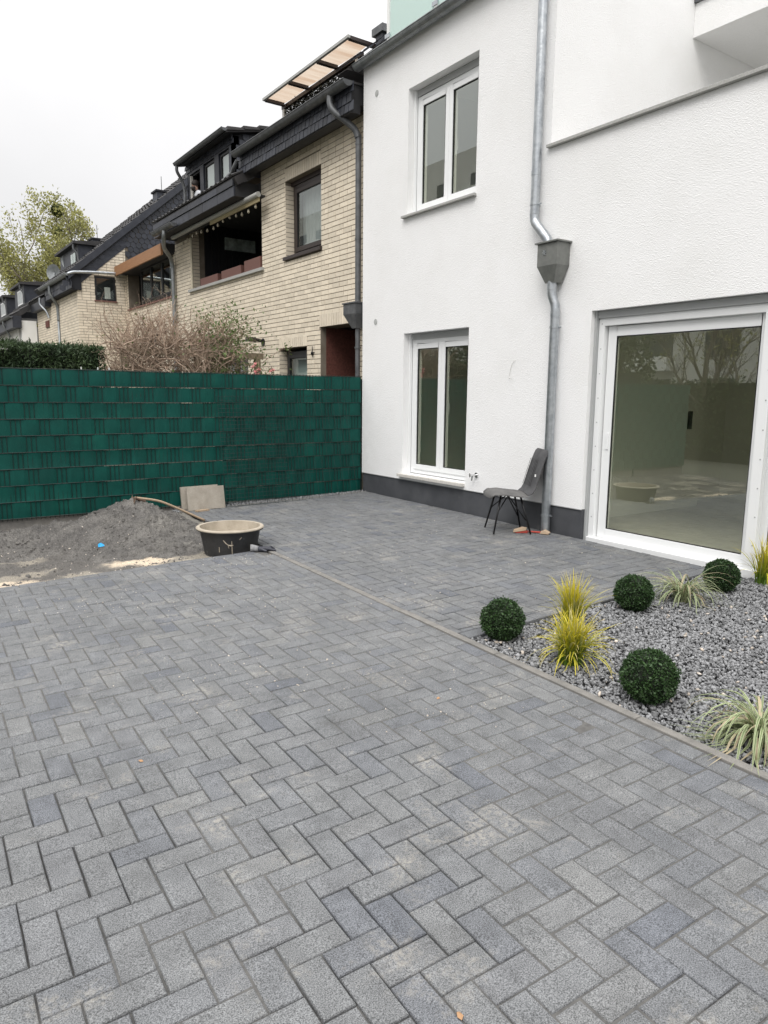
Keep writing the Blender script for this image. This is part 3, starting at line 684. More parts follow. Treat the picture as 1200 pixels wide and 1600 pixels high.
for z0, z1 in ((.25, 2.55), (3.3, 5.75)):
    m = MB()
    for q in ([(6.02, 5.7, z0), (9.4, 5.7, z0), (9.4, 8.5, z0), (6.02, 8.5, z0)], [(6.02, 5.7, z1), (9.4, 5.7, z1), (9.4, 8.5, z1), (6.02, 8.5, z1)], [(9.4, 5.7, z0), (9.4, 8.5, z0), (9.4, 8.5, z1), (9.4, 5.7, z1)], [(6.02, 8.5, z0), (9.4, 8.5, z0), (9.4, 8.5, z1), (6.02, 8.5, z1)], [(6.02, 5.7, z0), (9.4, 5.7, z0), (9.4, 5.7, z1), (6.02, 5.7, z1)]): m.face(q)
    hb(m, 'room_wall', M_['room'], fixn=False)
# wall caps, cable tail, tap
for y, z in ((8.494, 5.477), (8.483, 2.569)):
    m = MB(); m.tube([(WX-.004, y, z), (WX+.002, y, z)], .040, 20); m.tube([(WX-.006, y, z), (WX-.003, y, z)], .028, 16); hb(m, 'wall_cap', M_['capgrey'])
m = MB(); m.tube([(WX+.002, 5.765, 1.97), (WX-.012, 5.775, 1.965), (WX-.016, 5.80, 1.93), (WX-.012, 5.83, 1.87), (WX-.014, 5.845, 1.80), (WX-.02, 5.83, 1.775), (WX-.02, 5.81, 1.785), (WX-.025, 5.79, 1.77)], .003, 6); hb(m, 'cable_tail', M_['cable'])
m = MB(); m.tube([(WX-.001, 6.335, .665), (WX-.012, 6.335, .665)], .030, 20); m.tube([(WX-.012, 6.335, .665), (WX-.085, 6.335, .665)], .012, 12); m.tube([(WX-.06, 6.335, .667), (WX-.062, 6.345, .64), (WX-.065, 6.35, .60)], .010, 10)
tap = hb(m, 'garden_tap', M_['chrome'], smooth=True, auto=R(35))
m = MB(); m.tube([(WX-.085, 6.335, .665), (WX-.105, 6.335, .668)], .016, 10); m.box((WX-.112, 6.328, .645), (WX-.106, 6.342, .69)); m.build('handle', M_['chrome'], tap)

# downpipe with hopper head
def clamp(parent, c, r, mt=M_['zinc']):
    m = MB(); m.tube([(c[0], c[1], c[2]-.010), (c[0], c[1], c[2]+.010)], r+.004, 20); m.tube([(c[0]+.01, c[1]-r-.004, c[2]), (c[0]+.01, c[1]-r-.03, c[2])], .007, 8); m.tube([(c[0], c[1], c[2]), (WX+.0, c[1], c[2])], .006, 6)
    m.build('pipe_clamp', mt, parent, smooth=True, auto=R(40))
px = WX-.075; ya, yb_ = 5.502, 5.236
m = MB(); m.tube([(px, ya, 3.42), (px, ya, 5.84)], .046, 24); dp = hb(m, 'downpipe', M_['zinc'], smooth=True, auto=R(40))
def arc(pts, n=6):
    out = []
    P_ = [Vector(p) for p in pts]
    for i in range(len(P_)-1):
        p0, p1, p2, p3 = P_[max(i-1, 0)], P_[i], P_[i+1], P_[min(i+2, len(P_)-1)]
        for k in range(n):
            t = k/n; out.append(.5*((2*p1)+(p2-p0)*t+(2*p0-5*p1+4*p2-p3)*t*t+(3*p1-p0-3*p2+p3)*t**3))
    out.append(P_[-1]); return out
m = MB(); m.tube(arc([(px, ya, 3.44), (px, ya, 3.38), (px, ya-.02, 3.32), (px, ya-.13, 3.20), (px, ya-.19, 3.13), (px, ya-.205, 3.06)]), .047, 24); m.build('pipe_bend', M_['zinc'], dp, smooth=True, auto=R(50))
for z in (3.43, 3.80): m = MB(); m.tube([(px, ya, z-.022), (px, ya, z+.022)], .0485, 24); m.build('pipe_sleeve', M_['zinc'], dp, smooth=True, auto=R(40))
clamp(dp, (px, ya, 3.50), .047)
# hopper: tapered box
hx0, hx1, hy0, hy1 = WX-.185, WX-.004, 5.075, 5.335
m = MB()
b0 = [(hx0, hy0, 3.07), (hx1, hy0, 3.07), (hx1, hy1, 3.07), (hx0, hy1, 3.07)]; b1 = [(p[0], p[1], 2.86) for p in b0]
b2 = [(hx0+.05, hy0+.07, 2.70), (hx1-.02, hy0+.07, 2.70), (hx1-.02, hy1-.07, 2.70), (hx0+.05, hy1-.07, 2.70)]
m.raw(b0+b1+b2, [(0,1,2,3)]+[(k, (k+1) % 4, (k+1) % 4+4, k+4) for k in range(4)]+[(k+4, (k+1) % 4+4, (k+1) % 4+8, k+8) for k in range(4)]+[(11,10,9,8)])
hop = m.build('hopper_head', M_['hopper'], dp, bevel=.003)
m = MB(); m.box((hx0-.022, hy0-.022, 3.072), (hx1+.002, hy1+.022, 3.088)); m.build('hopper_rim', M_['hopper'], hop, bevel=.002)
m = MB()
for k in range(6):
    a = k*math.pi/3; m.obox((hx0-.004, 5.24+.016*math.cos(a), 2.985+.016*math.sin(a)), (.003, 0, 0), (0, .012*math.cos(a), .012*math.sin(a)), (0, -.004*math.sin(a), .004*math.cos(a)))
m.build('hopper_emblem', M_['zinc'], hop)
m = MB(); m.tube(arc([(px-.02, 5.205, 2.72), (px-.02, 5.205, 2.64), (px-.015, 5.20, 2.58), (px, 5.175, 2.50), (px, 5.165, 2.44), (px, 5.165, 2.38)]), .046, 24); m.build('pipe_bend', M_['zinc'], dp, smooth=True, auto=R(50))
yl = 5.165
m = MB(); m.tube([(px, yl, 2.40), (px, yl, .185)], .046, 24); m.build('lower_pipe', M_['zinc'], dp, smooth=True, auto=R(40))
for z in (2.66, 2.40): m = MB(); m.tube([(px-(.02 if z > 2.5 else 0), yl+(.04 if z > 2.5 else 0), z-.024), (px-(.02 if z > 2.5 else 0), yl+(.04 if z > 2.5 else 0), z+.024)], .0485, 24); m.build('pipe_sleeve', M_['zinc'], dp, smooth=True, auto=R(40))
clamp(dp, (px, yl, 2.27), .047); clamp(dp, (px, yl, .36), .047)

# ------------------------------------------------------------------ green privacy fence
FY = 8.825
fence = thing('privacy_fence', 'tall green wire mesh fence woven with green plastic strips', 'fence', (0, 0, 0))
rows = [(.188+k*.1825) for k in range(10)]
x_l, x_r = -2.0, 5.70; WP = .0487; x_ref = 1.364
nw0 = math.ceil((x_l-x_ref)/WP); nw1 = math.floor((x_r-x_ref)/WP)
m = MB()
for k in range(nw0, nw1+1):
    x = x_ref+k*WP; m.tube([(x, FY, .16+.0), (x, FY, 1.842)], .0036, 6)
m.build('vertical_wire', M_['wire'], fence, kind='stuff', fixn=False)
m = MB()
for z in rows:
    for dy in (-.006, .006): m.tube([(x_l, FY+dy, z), (x_r, FY+dy, z)], .0036, 5)
m.build('horizontal_wire', M_['wire'], fence, kind='stuff', fixn=False)
joins = [-.37, 2.17, 3.62, 4.75]
segs = [(x_l, -.34), (-.36, 3.66), (3.60, x_r)]
for ri in range(9):
    z0, z1 = rows[ri]+.003, rows[ri+1]-.004
    top_i = 8-ri   # rows counted from the top
    ph = 0 if top_i % 2 == 0 else 3
    for (a, b) in segs:
        a_ = a+random.uniform(-.02, .02); m = MB(); prof = []
        n = int((b-a_)/(WP/2)); 
        for i in range(n+1):
            x = a_+(b-a_)*i/n; kk = (x-x_ref)/WP; r_ = (kk-ph+3) % 6-3   # wires -1, 0, 1 stay in front of the strip
            if abs(r_) <= 1.25: dy = .0048
            elif abs(r_) >= 1.75: dy = -.0046
            else: dy = .0005
            prof.append((x, FY+dy+random.gauss(0, .0006)))
        zz = [z0+random.uniform(-.001, .0015), z1-random.uniform(-.001, .003)]; sag = random.uniform(0, 40)
        vs = []; fs = []
        zs_ = [zz[0], zz[0]+.012, (zz[0]+zz[1])/2, zz[1]-.012, zz[1]]
        wob = [random.gauss(0, .0008) for _ in range(5)]
        for (x, y) in prof:
            bl = 0
            for q, z in enumerate(zs_): vs.append((x, y+(bl if q in (1, 2, 3) else 0)+wob[q]+.003*noise.noise(Vector((x*5, z*8, ri))), z-(.007*max(0, noise.noise(Vector((x*.9+sag, ri, 0)))) if q > 2 else 0)))
        for i in range(n):
            for q in range(4): fs.append((i*5+q, i*5+5+q, i*5+6+q, i*5+1+q))
        m.raw(vs, fs); m.build('strip', M_['fence'], fence, smooth=True, auto=R(12), fixn=False)
for x in (-.35, 3.63, 5.712):
    m = MB(); m.box((x-.02, FY+.012, .0), (x+.02, FY+.05, 1.80)); m.build('fence_post', M_['wire'], fence)
for x in (1.93, 2.11, 2.235):
    m = MB(); m.box((x-.006, FY-.006, 1.835), (x+.006, FY+.006, 1.862)); m.build('clip', M_['clip'], fence, bevel=.003)
m = MB(); m.box((-2, FY+.03, -.1), (2.95, FY+.07, .20)); m.build('base_board', M_['kerb'], fence)
# spare mesh panel leaning against the fence
lp = thing('mesh_panel', 'loose green wire mesh panel leaning against the right half of the fence', 'mesh panel', (0, 0, 0))
def lpP(u, t):   # u along, t 0 bottom..1 top
    return (3.52+u*1.92+.10*(1-t)*u, 8.57+.225*t-.01, .165+u*.035+t*1.38-.02*u)
m = MB()
for k in range(0, 40, 1):
    u = k/39
    if k % 2 and k > 24: continue
    m.tube([lpP(u, 0), lpP(u, .5), lpP(u, 1.0)], .0022, 4)
m.build('vertical_wire', M_['wire'], lp, kind='stuff', fixn=False)
m = MB()
for k in range(28):
    t = k/27; u1 = 1 if k % 7 == 0 or k > 25 else .46
    m.tube([lpP(0, t), lpP(u1*.5, t), lpP(u1, t)], .0024, 4)
m.build('horizontal_wire', M_['wire'], lp, kind='stuff', fixn=False)

# ------------------------------------------------------------------ brick houses
def bricks(parent, P, u0, u1, z0, z1, holes, nind=0, course=.0744, key=None, mt=None, topf=None):
    """running bond of real bricks; P(u,z,d): d<0 stands proud"""
    mod = .2232; jt = .0095; out = []; row = 0; z = z0
    while z+course <= z1+.001:
        u = u0-(.0 if row % 2 else mod/2)-random.choice([0, mod/2])
        while u < u1:
            l = mod if random.random() < .78 else mod/2
            a, b = max(u, u0), min(u+l, u1)-jt; u += l
            spans = [(a, b)]
            for h in holes:
                if h[2] < z+course*.5 < h[3]:
                    ns = []
                    for (p, q) in spans:
                        if q <= h[0] or p >= h[1]: ns.append((p, q))
                        else:
                            if p < h[0]: ns.append((p, h[0]-.001))
                            if q > h[1]: ns.append((h[1]+.001, q))
                    spans = ns
            for (p, q) in spans:
                if q-p > .02 and (topf is None or z+course < topf((p+q)/2)): out.append((p, q, z, z+course-jt))
        z += course; row += 1
    def geo(a, b, c, d):
        e = -.006-random.uniform(0, .0015); bv = .0012
        vs = [P(a, c, .0), P(b, c, .0), P(b, d, .0), P(a, d, .0), P(a+bv, c+bv, e), P(b-bv, c+bv, e), P(b-bv, d-bv, e), P(a+bv, d-bv, e)]
        return vs, [(0,1,5,4),(1,2,6,5),(2,3,7,6),(3,0,4,7),(4,5,6,7)]
    if nind:
        out.sort(key=key)
    for q in out[:nind]:
        vs, fs = geo(*q); m = MB(); m.raw(vs, fs); m.build('brick', mt or M_['brick'], parent)
    m = MB()
    for q in out[nind:]: m.raw(*geo(*q))
    if out[nind:]: m.build('brick', mt or M_['brick'], parent, kind='stuff')
def soldier(parent, P, u0, u1, z0, h, mt=None):
    m = MB(); n = round((u1-u0)/.0744); w_ = (u1-u0)/n
    for k in range(n):
        a, b = u0+k*w_+.004, u0+(k+1)*w_-.005
        m.raw([P(a, z0+.004, 0), P(b, z0+.004, 0), P(b, z0+h-.006, 0), P(a, z0+h-.006, 0), P(a, z0+.004, -.007), P(b, z0+.004, -.007), P(b, z0+h-.006, -.007), P(a, z0+h-.006, -.007)], [(0,1,5,4),(1,2,6,5),(2,3,7,6),(3,0,4,7),(4,5,6,7)])
    m.build('lintel', mt or M_['brick'], parent)
def slates(parent, O, U, Vv, Nn, nu, nv, su, sv, inside=None, diag=False, name='slate'):
    """overlapping slates over a plane: origin O, unit U across, unit Vv up, normal Nn outwards"""
    O, U, Vv, Nn = Vector(O), Vector(U), Vector(Vv), Vector(Nn); m = MB()
    for j in range(nv):
        for i in range(-1, nu+1):
            u = (i+(.5 if j % 2 else 0))*su; v = j*sv
            if diag: u += random.uniform(-.004, .004)
            c = O+U*(u+su/2)+Vv*(v+sv/2)
            if inside and not inside(u+su/2, v+sv/2): continue
            g_ = .006; rv = random.uniform(-.003, .003)
            if diag: pts = [(g_, .0+.3*sv), (su*.5, -.12*sv), (su-g_, .25*sv), (su-g_, sv*1.12), (g_, sv*1.12)]
            else: pts = [(g_, g_), (su-g_, g_), (su-g_, sv*1.1), (g_, sv*1.1)]
            P2 = [O+U*(u+a)+Vv*(v+b)+Nn*(.016-.011*b/sv+rv) for a, b in pts]; P1 = [O+U*(u+a)+Vv*(v+b)+Nn*(.0) for a, b in pts]
            n = len(pts); m.raw(P2+P1, [tuple(range(n))]+[(k, (k+1) % n, (k+1) % n+n, k+n) for k in range(n)])
    return m.build(name, M_['slate'], parent, kind='stuff')
def roof_slope(parent, y0, y1, x0, z0, x1, z1, m=None, tw=.28, th=.33):
    """slope facing -x rising from (x0,z0) to (x1,z1): deck plus overlapping tiles"""
    d = Vector((x1-x0, 0, z1-z0)); Ln = d.length; d.normalize(); nn = Vector((-d.z, 0, d.x))
    mb = MB(); a, b = Vector((x0, 0, z0)), Vector((x1, 0, z1))
    poly = [a, b, b-nn*.14, a-nn*.14]; mb.prism([(p.x, y0, p.z) for p in poly], (0, y1-y0, 0)); mb.build('roof', M_['tile'], parent)
    mb = MB(); k = 0; n = int(Ln/th)+1
    for r_ in range(n):
        s0 = r_*th; s1 = min(s0+th*1.12, Ln)
        yy = y0
        while yy < y1-.02:
            y2 = min(yy+tw, y1); g_ = .006; lift = .045+random.uniform(-.004, .004)
            p = [a+d*s0+nn*lift, a+d*s1+nn*(.012)]; q = [p[0]-nn*.025, p[1]-nn*.02]
            vs = [(v.x, y, v.z) for v in (p[0], p[1], q[1], q[0]) for y in (yy+g_, y2-g_)]
            mb.raw(vs, [(0,1,3,2),(2,3,5,4),(4,5,7,6),(6,7,1,0),(0,2,4,6),(1,3,5,7)])
            yc = (yy+y2)/2
            vs = [(v.x+nn.x*.018, y, v.z+nn.z*.018) for v in (p[0], p[1]) for y in (yc-.03, yc+.03)]+[(v.x, y, v.z) for v in (p[0], p[1]) for y in (yc-.07, yc+.07)]
            mb.raw(vs, [(0,1,3,2),(4,0,2,6),(1,5,7,3),(4,5,1,0)])
            yy = y2
    mb.build('roof_tile', M_['tile'], parent, kind='stuff')

BX = 5.87
PB = lambda u, z, d: (BX+d, u, z)
bh = thing('brick_house', 'yellow brick terraced house with slate eaves, open loggia and dormer, next to the white house', 'house')
holes1 = [(10.225, 11.42, 3.81, 5.045), (12.34, 15.95, 3.80, 5.6), (10.71, 11.72, 1.2, 2.355), (9.10, 10.268, -.1, 2.625), (13.03, 14.6, 1.2, 2.31)]
m = MB(); wall_cells(m, 8.82, 16.9, .0, 5.45, [(a, b, c, min(d, 5.449)) for a, b, c, d in holes1], PB, .32); m.build('wall', M_['mortar'], bh)
lint = [(10.225, 11.42, 5.047, .2), (10.71, 11.72, 2.357, .19), (9.10, 10.30, 2.627, .2), (13.0, 14.65, 2.312, .19)]
bricks(bh, PB, 8.9, 16.9, 1.25, 5.44, holes1+[(a, b, c-.001, c+h) for a, b, c, h in lint]+[(12.34, 16.95, 4.9, 9)], 300, key=lambda q: (q[0] < 8.85, q[0]-.45*(q[2]-1.8)))
for a, b, c, h in lint: soldier(bh, PB, a, b, c, h)
# reveals of brick colour at the openings are given by thin return courses
for (a, b, c, d) in holes1:
    if c < 0: continue
    for yy in (b,):
        m = MB(); z = c
        while z < min(d, 5.3)-.05: m.box((BX+.0, yy-.006, z), (BX+.20, yy-.0005, z+.065)); z += .0744
        m.build('brick', M_['brick'], bh, kind='stuff')
wa = window(bh, BX+.12, 10.235, 11.36, 3.86, 4.98, 1, M_['brownframe'], M_['glass_dark'], .06, .07)
m = MB(); m.box((BX+.10, 10.228, 4.982), (BX+.25, 11.415, 5.044)); m.build('shutter_box', M_['brownframe'], wa)
m = MB(); m.box((BX-.05, 10.2, 3.79), (BX+.2, 11.46, 3.845)); m.build('window_sill', M_['brownframe'], bh, bevel=.004)
m = MB(); n = 60
for k in range(n):
    y0_, y1_ = 10.3+k*1.0/n, 10.3+(k+1)*1.0/n; xx = [BX+.27+.012*math.sin(k*.9), BX+.27+.012*math.sin((k+1)*.9)]
    m.face([(xx[0], y0_, 3.9), (xx[1], y1_, 3.9), (xx[1], y1_, 4.96), (xx[0], y0_, 4.96)])
m.build('curtain_or_sky_sheet', M_['curtain_or_sky_sheet'], bh, smooth=True, fixn=False)
wb = window(bh, BX+.12, 10.72, 11.66, 1.25, 2.30, 1, M_['blackframe'], M_['glass_dark'], .05, .06)
m = MB(); m.face([(BX+.24, 10.75, 1.25), (BX+.24, 11.63, 1.25), (BX+.24, 11.63, 2.26), (BX+.24, 10.75, 2.26)]); m.build('blind', M_['blind'], bh, fixn=False)
window(bh, BX+.12, 13.04, 14.58, 1.25, 2.26, 2, M_['blackframe'], M_['glass_dark'], .05, .06)
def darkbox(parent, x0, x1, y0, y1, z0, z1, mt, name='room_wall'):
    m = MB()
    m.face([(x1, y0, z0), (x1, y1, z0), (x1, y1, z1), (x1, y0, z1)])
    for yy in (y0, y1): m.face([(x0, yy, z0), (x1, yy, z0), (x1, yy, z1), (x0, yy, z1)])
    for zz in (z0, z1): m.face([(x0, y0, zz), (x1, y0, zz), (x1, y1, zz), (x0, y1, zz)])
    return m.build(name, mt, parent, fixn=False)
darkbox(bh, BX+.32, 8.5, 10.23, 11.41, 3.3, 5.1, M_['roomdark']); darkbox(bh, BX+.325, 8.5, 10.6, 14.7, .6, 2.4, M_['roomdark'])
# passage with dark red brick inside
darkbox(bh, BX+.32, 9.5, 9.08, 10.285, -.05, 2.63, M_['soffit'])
m = MB(); m.box((BX+.10, 10.262, 0), (9.4, 10.280, 2.62)); m.build('passage_wall', M_['redbrick'], bh)
# loggia inside
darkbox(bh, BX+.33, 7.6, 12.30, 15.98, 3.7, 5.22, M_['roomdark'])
m = MB(); 
for k in range(24): m.box((7.54, 12.35+k*.15, 3.72), (7.57, 12.47+k*.15, 5.2))
for k in range(8): m.box((6.22+k*.16, 15.955, 3.72), (6.35+k*.16, 15.975, 5.2))
m.build('wall_plank', M_['blackframe'], bh, kind='stuff')
m = MB(); m.box((6.67, 15.92, 4.74), (7.40, 15.95, 5.0)); m.build('picture', M_['picture'], bh)
m = MB(); m.box((BX-.06, 12.26, 3.745), (BX+.34, 16.0, 3.80)); m.build('window_sill', M_['sill'], bh, bevel=.004)
for a, b, h in ((14.35, 15.3, .15), (13.2, 14.15, .16), (12.36, 13.05, .2)):
    m = MB(); m.prism([(BX-.03, a+.02, 3.802), (BX-.04, a, 3.802+h), (BX+.14, a, 3.802+h), (BX+.13, a+.02, 3.802)], (0, b-a, 0)); m.build('flower_box', M_['planter'], bh, bevel=.006)
m = MB(); m.tube([(BX-.03, 15.80, 3.81), (BX-.03, 15.80, 4.86)], .028, 10); m.build('awning_post', M_['cream'], bh)
# awning cassette, valance, bulbs
m = MB(); m.tube([(5.63, 11.95, 4.93), (5.63, 16.35, 4.93)], .045, 10); m.tube([(5.58, 12.9, 4.995), (5.58, 16.3, 4.995)], .022, 8); aw = m.build('awning', M_['sill'], bh, smooth=True, auto=R(50))
m = MB(); m.box((5.64, 11.97, 4.82), (5.66, 14.2, 4.89)); m.build('valance', M_['valance'], aw)
m = MB(); m.box((5.66, 11.96, 4.905), (5.76, 16.3, 4.93)); m.build('awning_cloth', M_['soffit'], aw)
for k in range(14):
    y = 12.2+k*.28+random.uniform(-.05, .05); z = 4.79-.03*math.sin(k*1.1)
    m = MB(); m.lathe([(.001, .03), (.012, .028), (.014, .01), (.024, -.01), (.022, -.03), (.001, -.045)], (5.68, y, z), 10); m.build('light_bulb', M_['bulb'], aw, smooth=True)
# ceiling fan like dark disc and cable inside the loggia
m = MB(); m.tube([(7.0, 12.95, 4.55), (7.02, 12.95, 4.55)], .26, 24); m.tube(arc([(6.8, 13.5, 4.6), (6.8, 13.3, 4.35), (6.8, 13.0, 4.28), (6.8, 12.6, 4.33)]), .012, 6); m.build('satellite_dish', M_['zinc_old'], bh)
# upper eaves: frieze of slates, soffit, gutter
m = MB(); m.box((5.56, 8.90, 5.335), (5.72, 12.42, 5.69)); m.box((5.72, 8.90, 5.452), (6.1, 12.42, 5.69)); m.build('eaves_box', M_['soffit'], bh)
slates(bh, (5.559, 8.92, 5.34), (0, 1, 0), (0, 0, 1), (-1, 0, 0), 30, 3, .116, .115)
m = MB(); m.box((5.57, 12.422, 5.335), (5.9, 12.44, 5.69)); m.build('eaves_end', M_['slate'], bh)
m = MB(); m.box((5.54, 8.88, 5.692), (9.5, 12.46, 5.72)); m.build('terrace_deck', M_['tile'], bh)
gutter(8.83, 12.56, 5.48, 5.70, .075, 'gutter', M_['zinc_old'], bh, .8)
m = MB(); m.tube(arc([(5.48, 9.30, 5.64), (5.48, 9.29, 5.52), (5.52, 9.24, 5.42), (5.66, 9.12, 5.28), (5.74, 9.05, 5.18), (5.76, 9.02, 5.08)]), .045, 14); m.tube([(5.77, 9.02, 5.12), (5.77, 9.02, 2.84)], .042, 14); m.tube([(5.77, 9.02, 2.58), (5.77, 9.02, .2)], .036, 14)
dp2 = m.build('downpipe', M_['zinc_old'], bh, smooth=True, auto=R(50))
for z in (5.0, 3.75, 2.25):
    m = MB(); m.tube([(5.77, 9.02, z-.012), (5.77, 9.02, z+.012)], .047, 14); m.build('pipe_clamp', M_['zinc_old'], dp2)
m = MB(); y0_, y1_ = 8.92, 9.24
b0 = [(5.66, y0_, 2.86), (5.84, y0_, 2.86), (5.84, y1_, 2.86), (5.66, y1_, 2.86)]; b1 = [(p[0], p[1], 2.72) for p in b0]; b2 = [(5.71, 8.97, 2.52), (5.82, 8.97, 2.52), (5.82, 9.08, 2.52), (5.71, 9.08, 2.52)]
m.raw(b0+b1+b2, [(0,1,2,3)]+[(k, (k+1) % 4, (k+1) % 4+4, k+4) for k in range(4)]+[(k+4, (k+1) % 4+4, (k+1) % 4+8, k+8) for k in range(4)]+[(11,10,9,8)]); m.box((5.645, 8.905, 2.862), (5.855, 9.255, 2.88))
m.build('hopper_head', M_['zinc_old'], dp2)
# roof terrace: canopy, hedge in boxes, end slates
cz = 6.47
can = []
m = MB(); m.box((6.17, 9.6, cz-.05), (6.23, 12.12, cz+.01)); m.build('canopy_beam', M_['brownframe'], bh)
m = MB(); m.box((5.80, 9.35, cz+.012), (5.84, 12.1, cz+.05)); m.build('canopy_beam', M_['sill'], bh)
for yy in (9.38, 10.28, 11.2, 12.06):
    m = MB(); m.box((5.842, yy-.035, cz+.0), (6.18 if yy > 9.5 else 6.45, yy+.035, cz+.045)); m.build('canopy_rafter', M_['brownframe'], bh)
m = MB(); n = 30
for k in range(n):
    ya_, yc_ = 9.36+k*2.74/n, 9.36+(k+1)*2.74/n; s = [.016*abs(math.sin((t-9.38)/.91*math.pi)) for t in (ya_, yc_)]
    m.face([(5.82, ya_, cz+.052-s[0]), (6.2, ya_, cz+.052-s[0]), (6.2, yc_, cz+.052-s[1]), (5.82, yc_, cz+.052-s[1])])
m.build('canopy_sheet', M_['canopy'], bh, fixn=False)
for yy, xx in ((12.07, 6.2), (9.72, 6.2)):
    m = MB(); m.box((xx-.03, yy-.03, 5.72), (xx+.03, yy+.03, cz-.052)); m.build('canopy_post', M_['white'], bh)
for k in range(1):
    m = MB(); fr_ = MB()
    for _ in range(9500):
        x, y, z = random.gauss(6.27, .04), random.uniform(9.8, 12.05), 5.95+random.random()**.9*.52
        s = random.uniform(.016, .032); a = Vector([random.gauss(0, 1) for _ in range(3)]).normalized()*s; b = a.orthogonal().normalized()*s*.6
        c = Vector((x, y, z)); m.face([c-a, c+b, c+a, c-b])
    m.build('balcony_greenery', mat('dark_ivy', (.02, .024, .014), .7, (.035, .038, .022), 3, var=.5), bh, kind='stuff', fixn=False)
m = MB(); m.box((6.34, 9.8, 5.72), (6.36, 12.05, 6.40)); m.build('balcony_screen', M_['blackframe'], bh)
# sloping slate roof end next to white house
m = MB(); m.prism([(5.50, 0, 5.9), (6.4, 0, 6.65), (6.4, 0, 5.9)], (0, .1, 0))
for i, v in enumerate(m.v): m.v[i] = (v[0], 8.90 if v[1] < .05 else 9.18, v[2]-.05)
m.build('roof', M_['tile'], bh)
slates(bh, (5.52, 8.92, 5.92), (0, 1, 0), Vector((.9, 0, .75)).normalized(), Vector((-.75, 0, .9)).normalized(), 1, 7, .15, .13)
# low roof over the loggia and the dormer
roof_slope(bh, 12.36, 16.9, 5.37, 5.26, 9.4, 7.60, tw=.22)
m = MB(); m.box((5.42, 12.44, 4.97), (5.60, 16.9, 5.22)); m.box((5.60, 12.44, 4.97), (5.87, 16.9, 5.22)); m.build('eaves_box', M_['soffit'], bh)
m = MB(); pass
yy = 12.44
while yy < 16.8:
    y2 = min(yy+.74, 16.88); m = MB(); m.box((5.39, yy+.004, 4.965), (5.418, y2-.004, 5.13)); m.box((5.372, yy+.002, 5.135), (5.40, y2-.002, 5.245)); m.build('eaves_board', M_['slate'], bh, bevel=.004); yy = y2
gutter(15.3, 16.6, 5.30, 5.02, .07, 'gutter', M_['zinc_old'], bh, .5)
m = MB(); m.tube(arc([(5.30, 15.9, 4.96), (5.30, 15.95, 4.82), (5.42, 16.3, 4.68), (5.72, 16.8, 4.58), (5.78, 16.88, 4.4)]), .045, 12); m.tube([(5.79, 16.88, 4.45), (5.79, 16.88, .1)], .045, 12); m.build('downpipe', M_['zinc_mid'], bh, smooth=True, auto=R(50))
m = MB(); m.tube(arc([(5.50, 12.5, 5.58), (5.47, 12.6, 5.47), (5.50, 12.75, 5.43), (5.56, 13.1, 5.44), (5.62, 13.5, 5.46), (5.72, 13.9, 5.52)]), .035, 10); m.build('downpipe', M_['zinc_old'], bh, smooth=True)
DX = 6.2
dm = MB(); 
wall_cells(dm, 14.35, 16.86, 5.62, 6.62, [(14.50, 15.04, 5.79, 6.43), (15.28, 15.90, 5.79, 6.43), (16.10, 16.70, 5.75, 6.40)], lambda u, z, d: (DX+d, u, z), .15); dor = dm.build('dormer', M_['slate'], bh)
slates(dor, (DX, 14.36, 6.45), (0, 1, 0), (0, 0, 1), (-1, 0, 0), 24, 2, .104, .085)
m = MB(); m.prism([(DX, 14.35, 5.62), (DX, 14.35, 6.62), (8.6, 14.35, 7.16), (8.6, 14.35, 7.0)], (0, .04, 0)); m.build('dormer_cheek', M_['slate_back'], dor)
slates(dor, (DX+.01, 14.348, 5.75), (1, 0, 0), (0, 0, 1), (0, -1, 0), 15, 13, .15, .115, lambda u, v: u > .09 and 5.75+v > 5.70+.56*u and 5.75+v+.05 < 6.62+.22*u, diag=True)
m = MB(); m.prism([(DX, 16.86, 5.62), (DX, 16.86, 6.62), (8.6, 16.86, 7.16), (8.6, 16.86, 7.0)], (0, -.04, 0)); m.build('dormer_cheek', M_['slate'], dor)
m = MB(); m.prism([(6.02, 14.22, 6.60), (6.02, 14.22, 6.67), (8.9, 14.22, 7.30), (8.9, 14.22, 7.21)], (0, 2.75, 0)); m.build('dormer_roof', M_['tile'], dor)
m = MB()
for k in range(8):
    a = 6.05+k*.34; z = 6.67+(a-6.02)*.22; m.prism([(a, 14.19, z+.035), (a+.36, 14.19, z+.055+.015), (a+.36, 14.19, z+.03), (a, 14.19, z-.03)], (0, .22, 0))
m.build('roof_tile', M_['tile'], dor, kind='stuff')
gutter(14.15, 16.98, 5.97, 6.66, .058, 'gutter', M_['zinc_old'], dor, 0)
m = MB(); m.tube(arc([(5.97, 16.90, 6.60), (5.98, 16.91, 6.48), (6.1, 16.93, 6.3), (6.15, 16.93, 6.1), (6.15, 16.93, 5.8)]), .035, 10); m.build('downpipe', M_['zinc_old'], dor, smooth=True)
for k, (a, b) in enumerate(((14.50, 15.04), (15.28, 15.90))):
    ww = window(dor, DX+.04, a, b, 5.79, 6.43, 1, M_['blackframe'], M_['glass_dark'], .03, .035)
    m = MB(); m.face([(DX+.075, a, 5.79), (DX+.075, b, 5.79), (DX+.075, b, 6.43), (DX+.075, a, 6.43)]); m.build('curtain_or_sky_sheet', M_['curtain_or_sky_sheet'], dor, fixn=False)  # white sheet close behind each dormer pane stands in for reflected sky
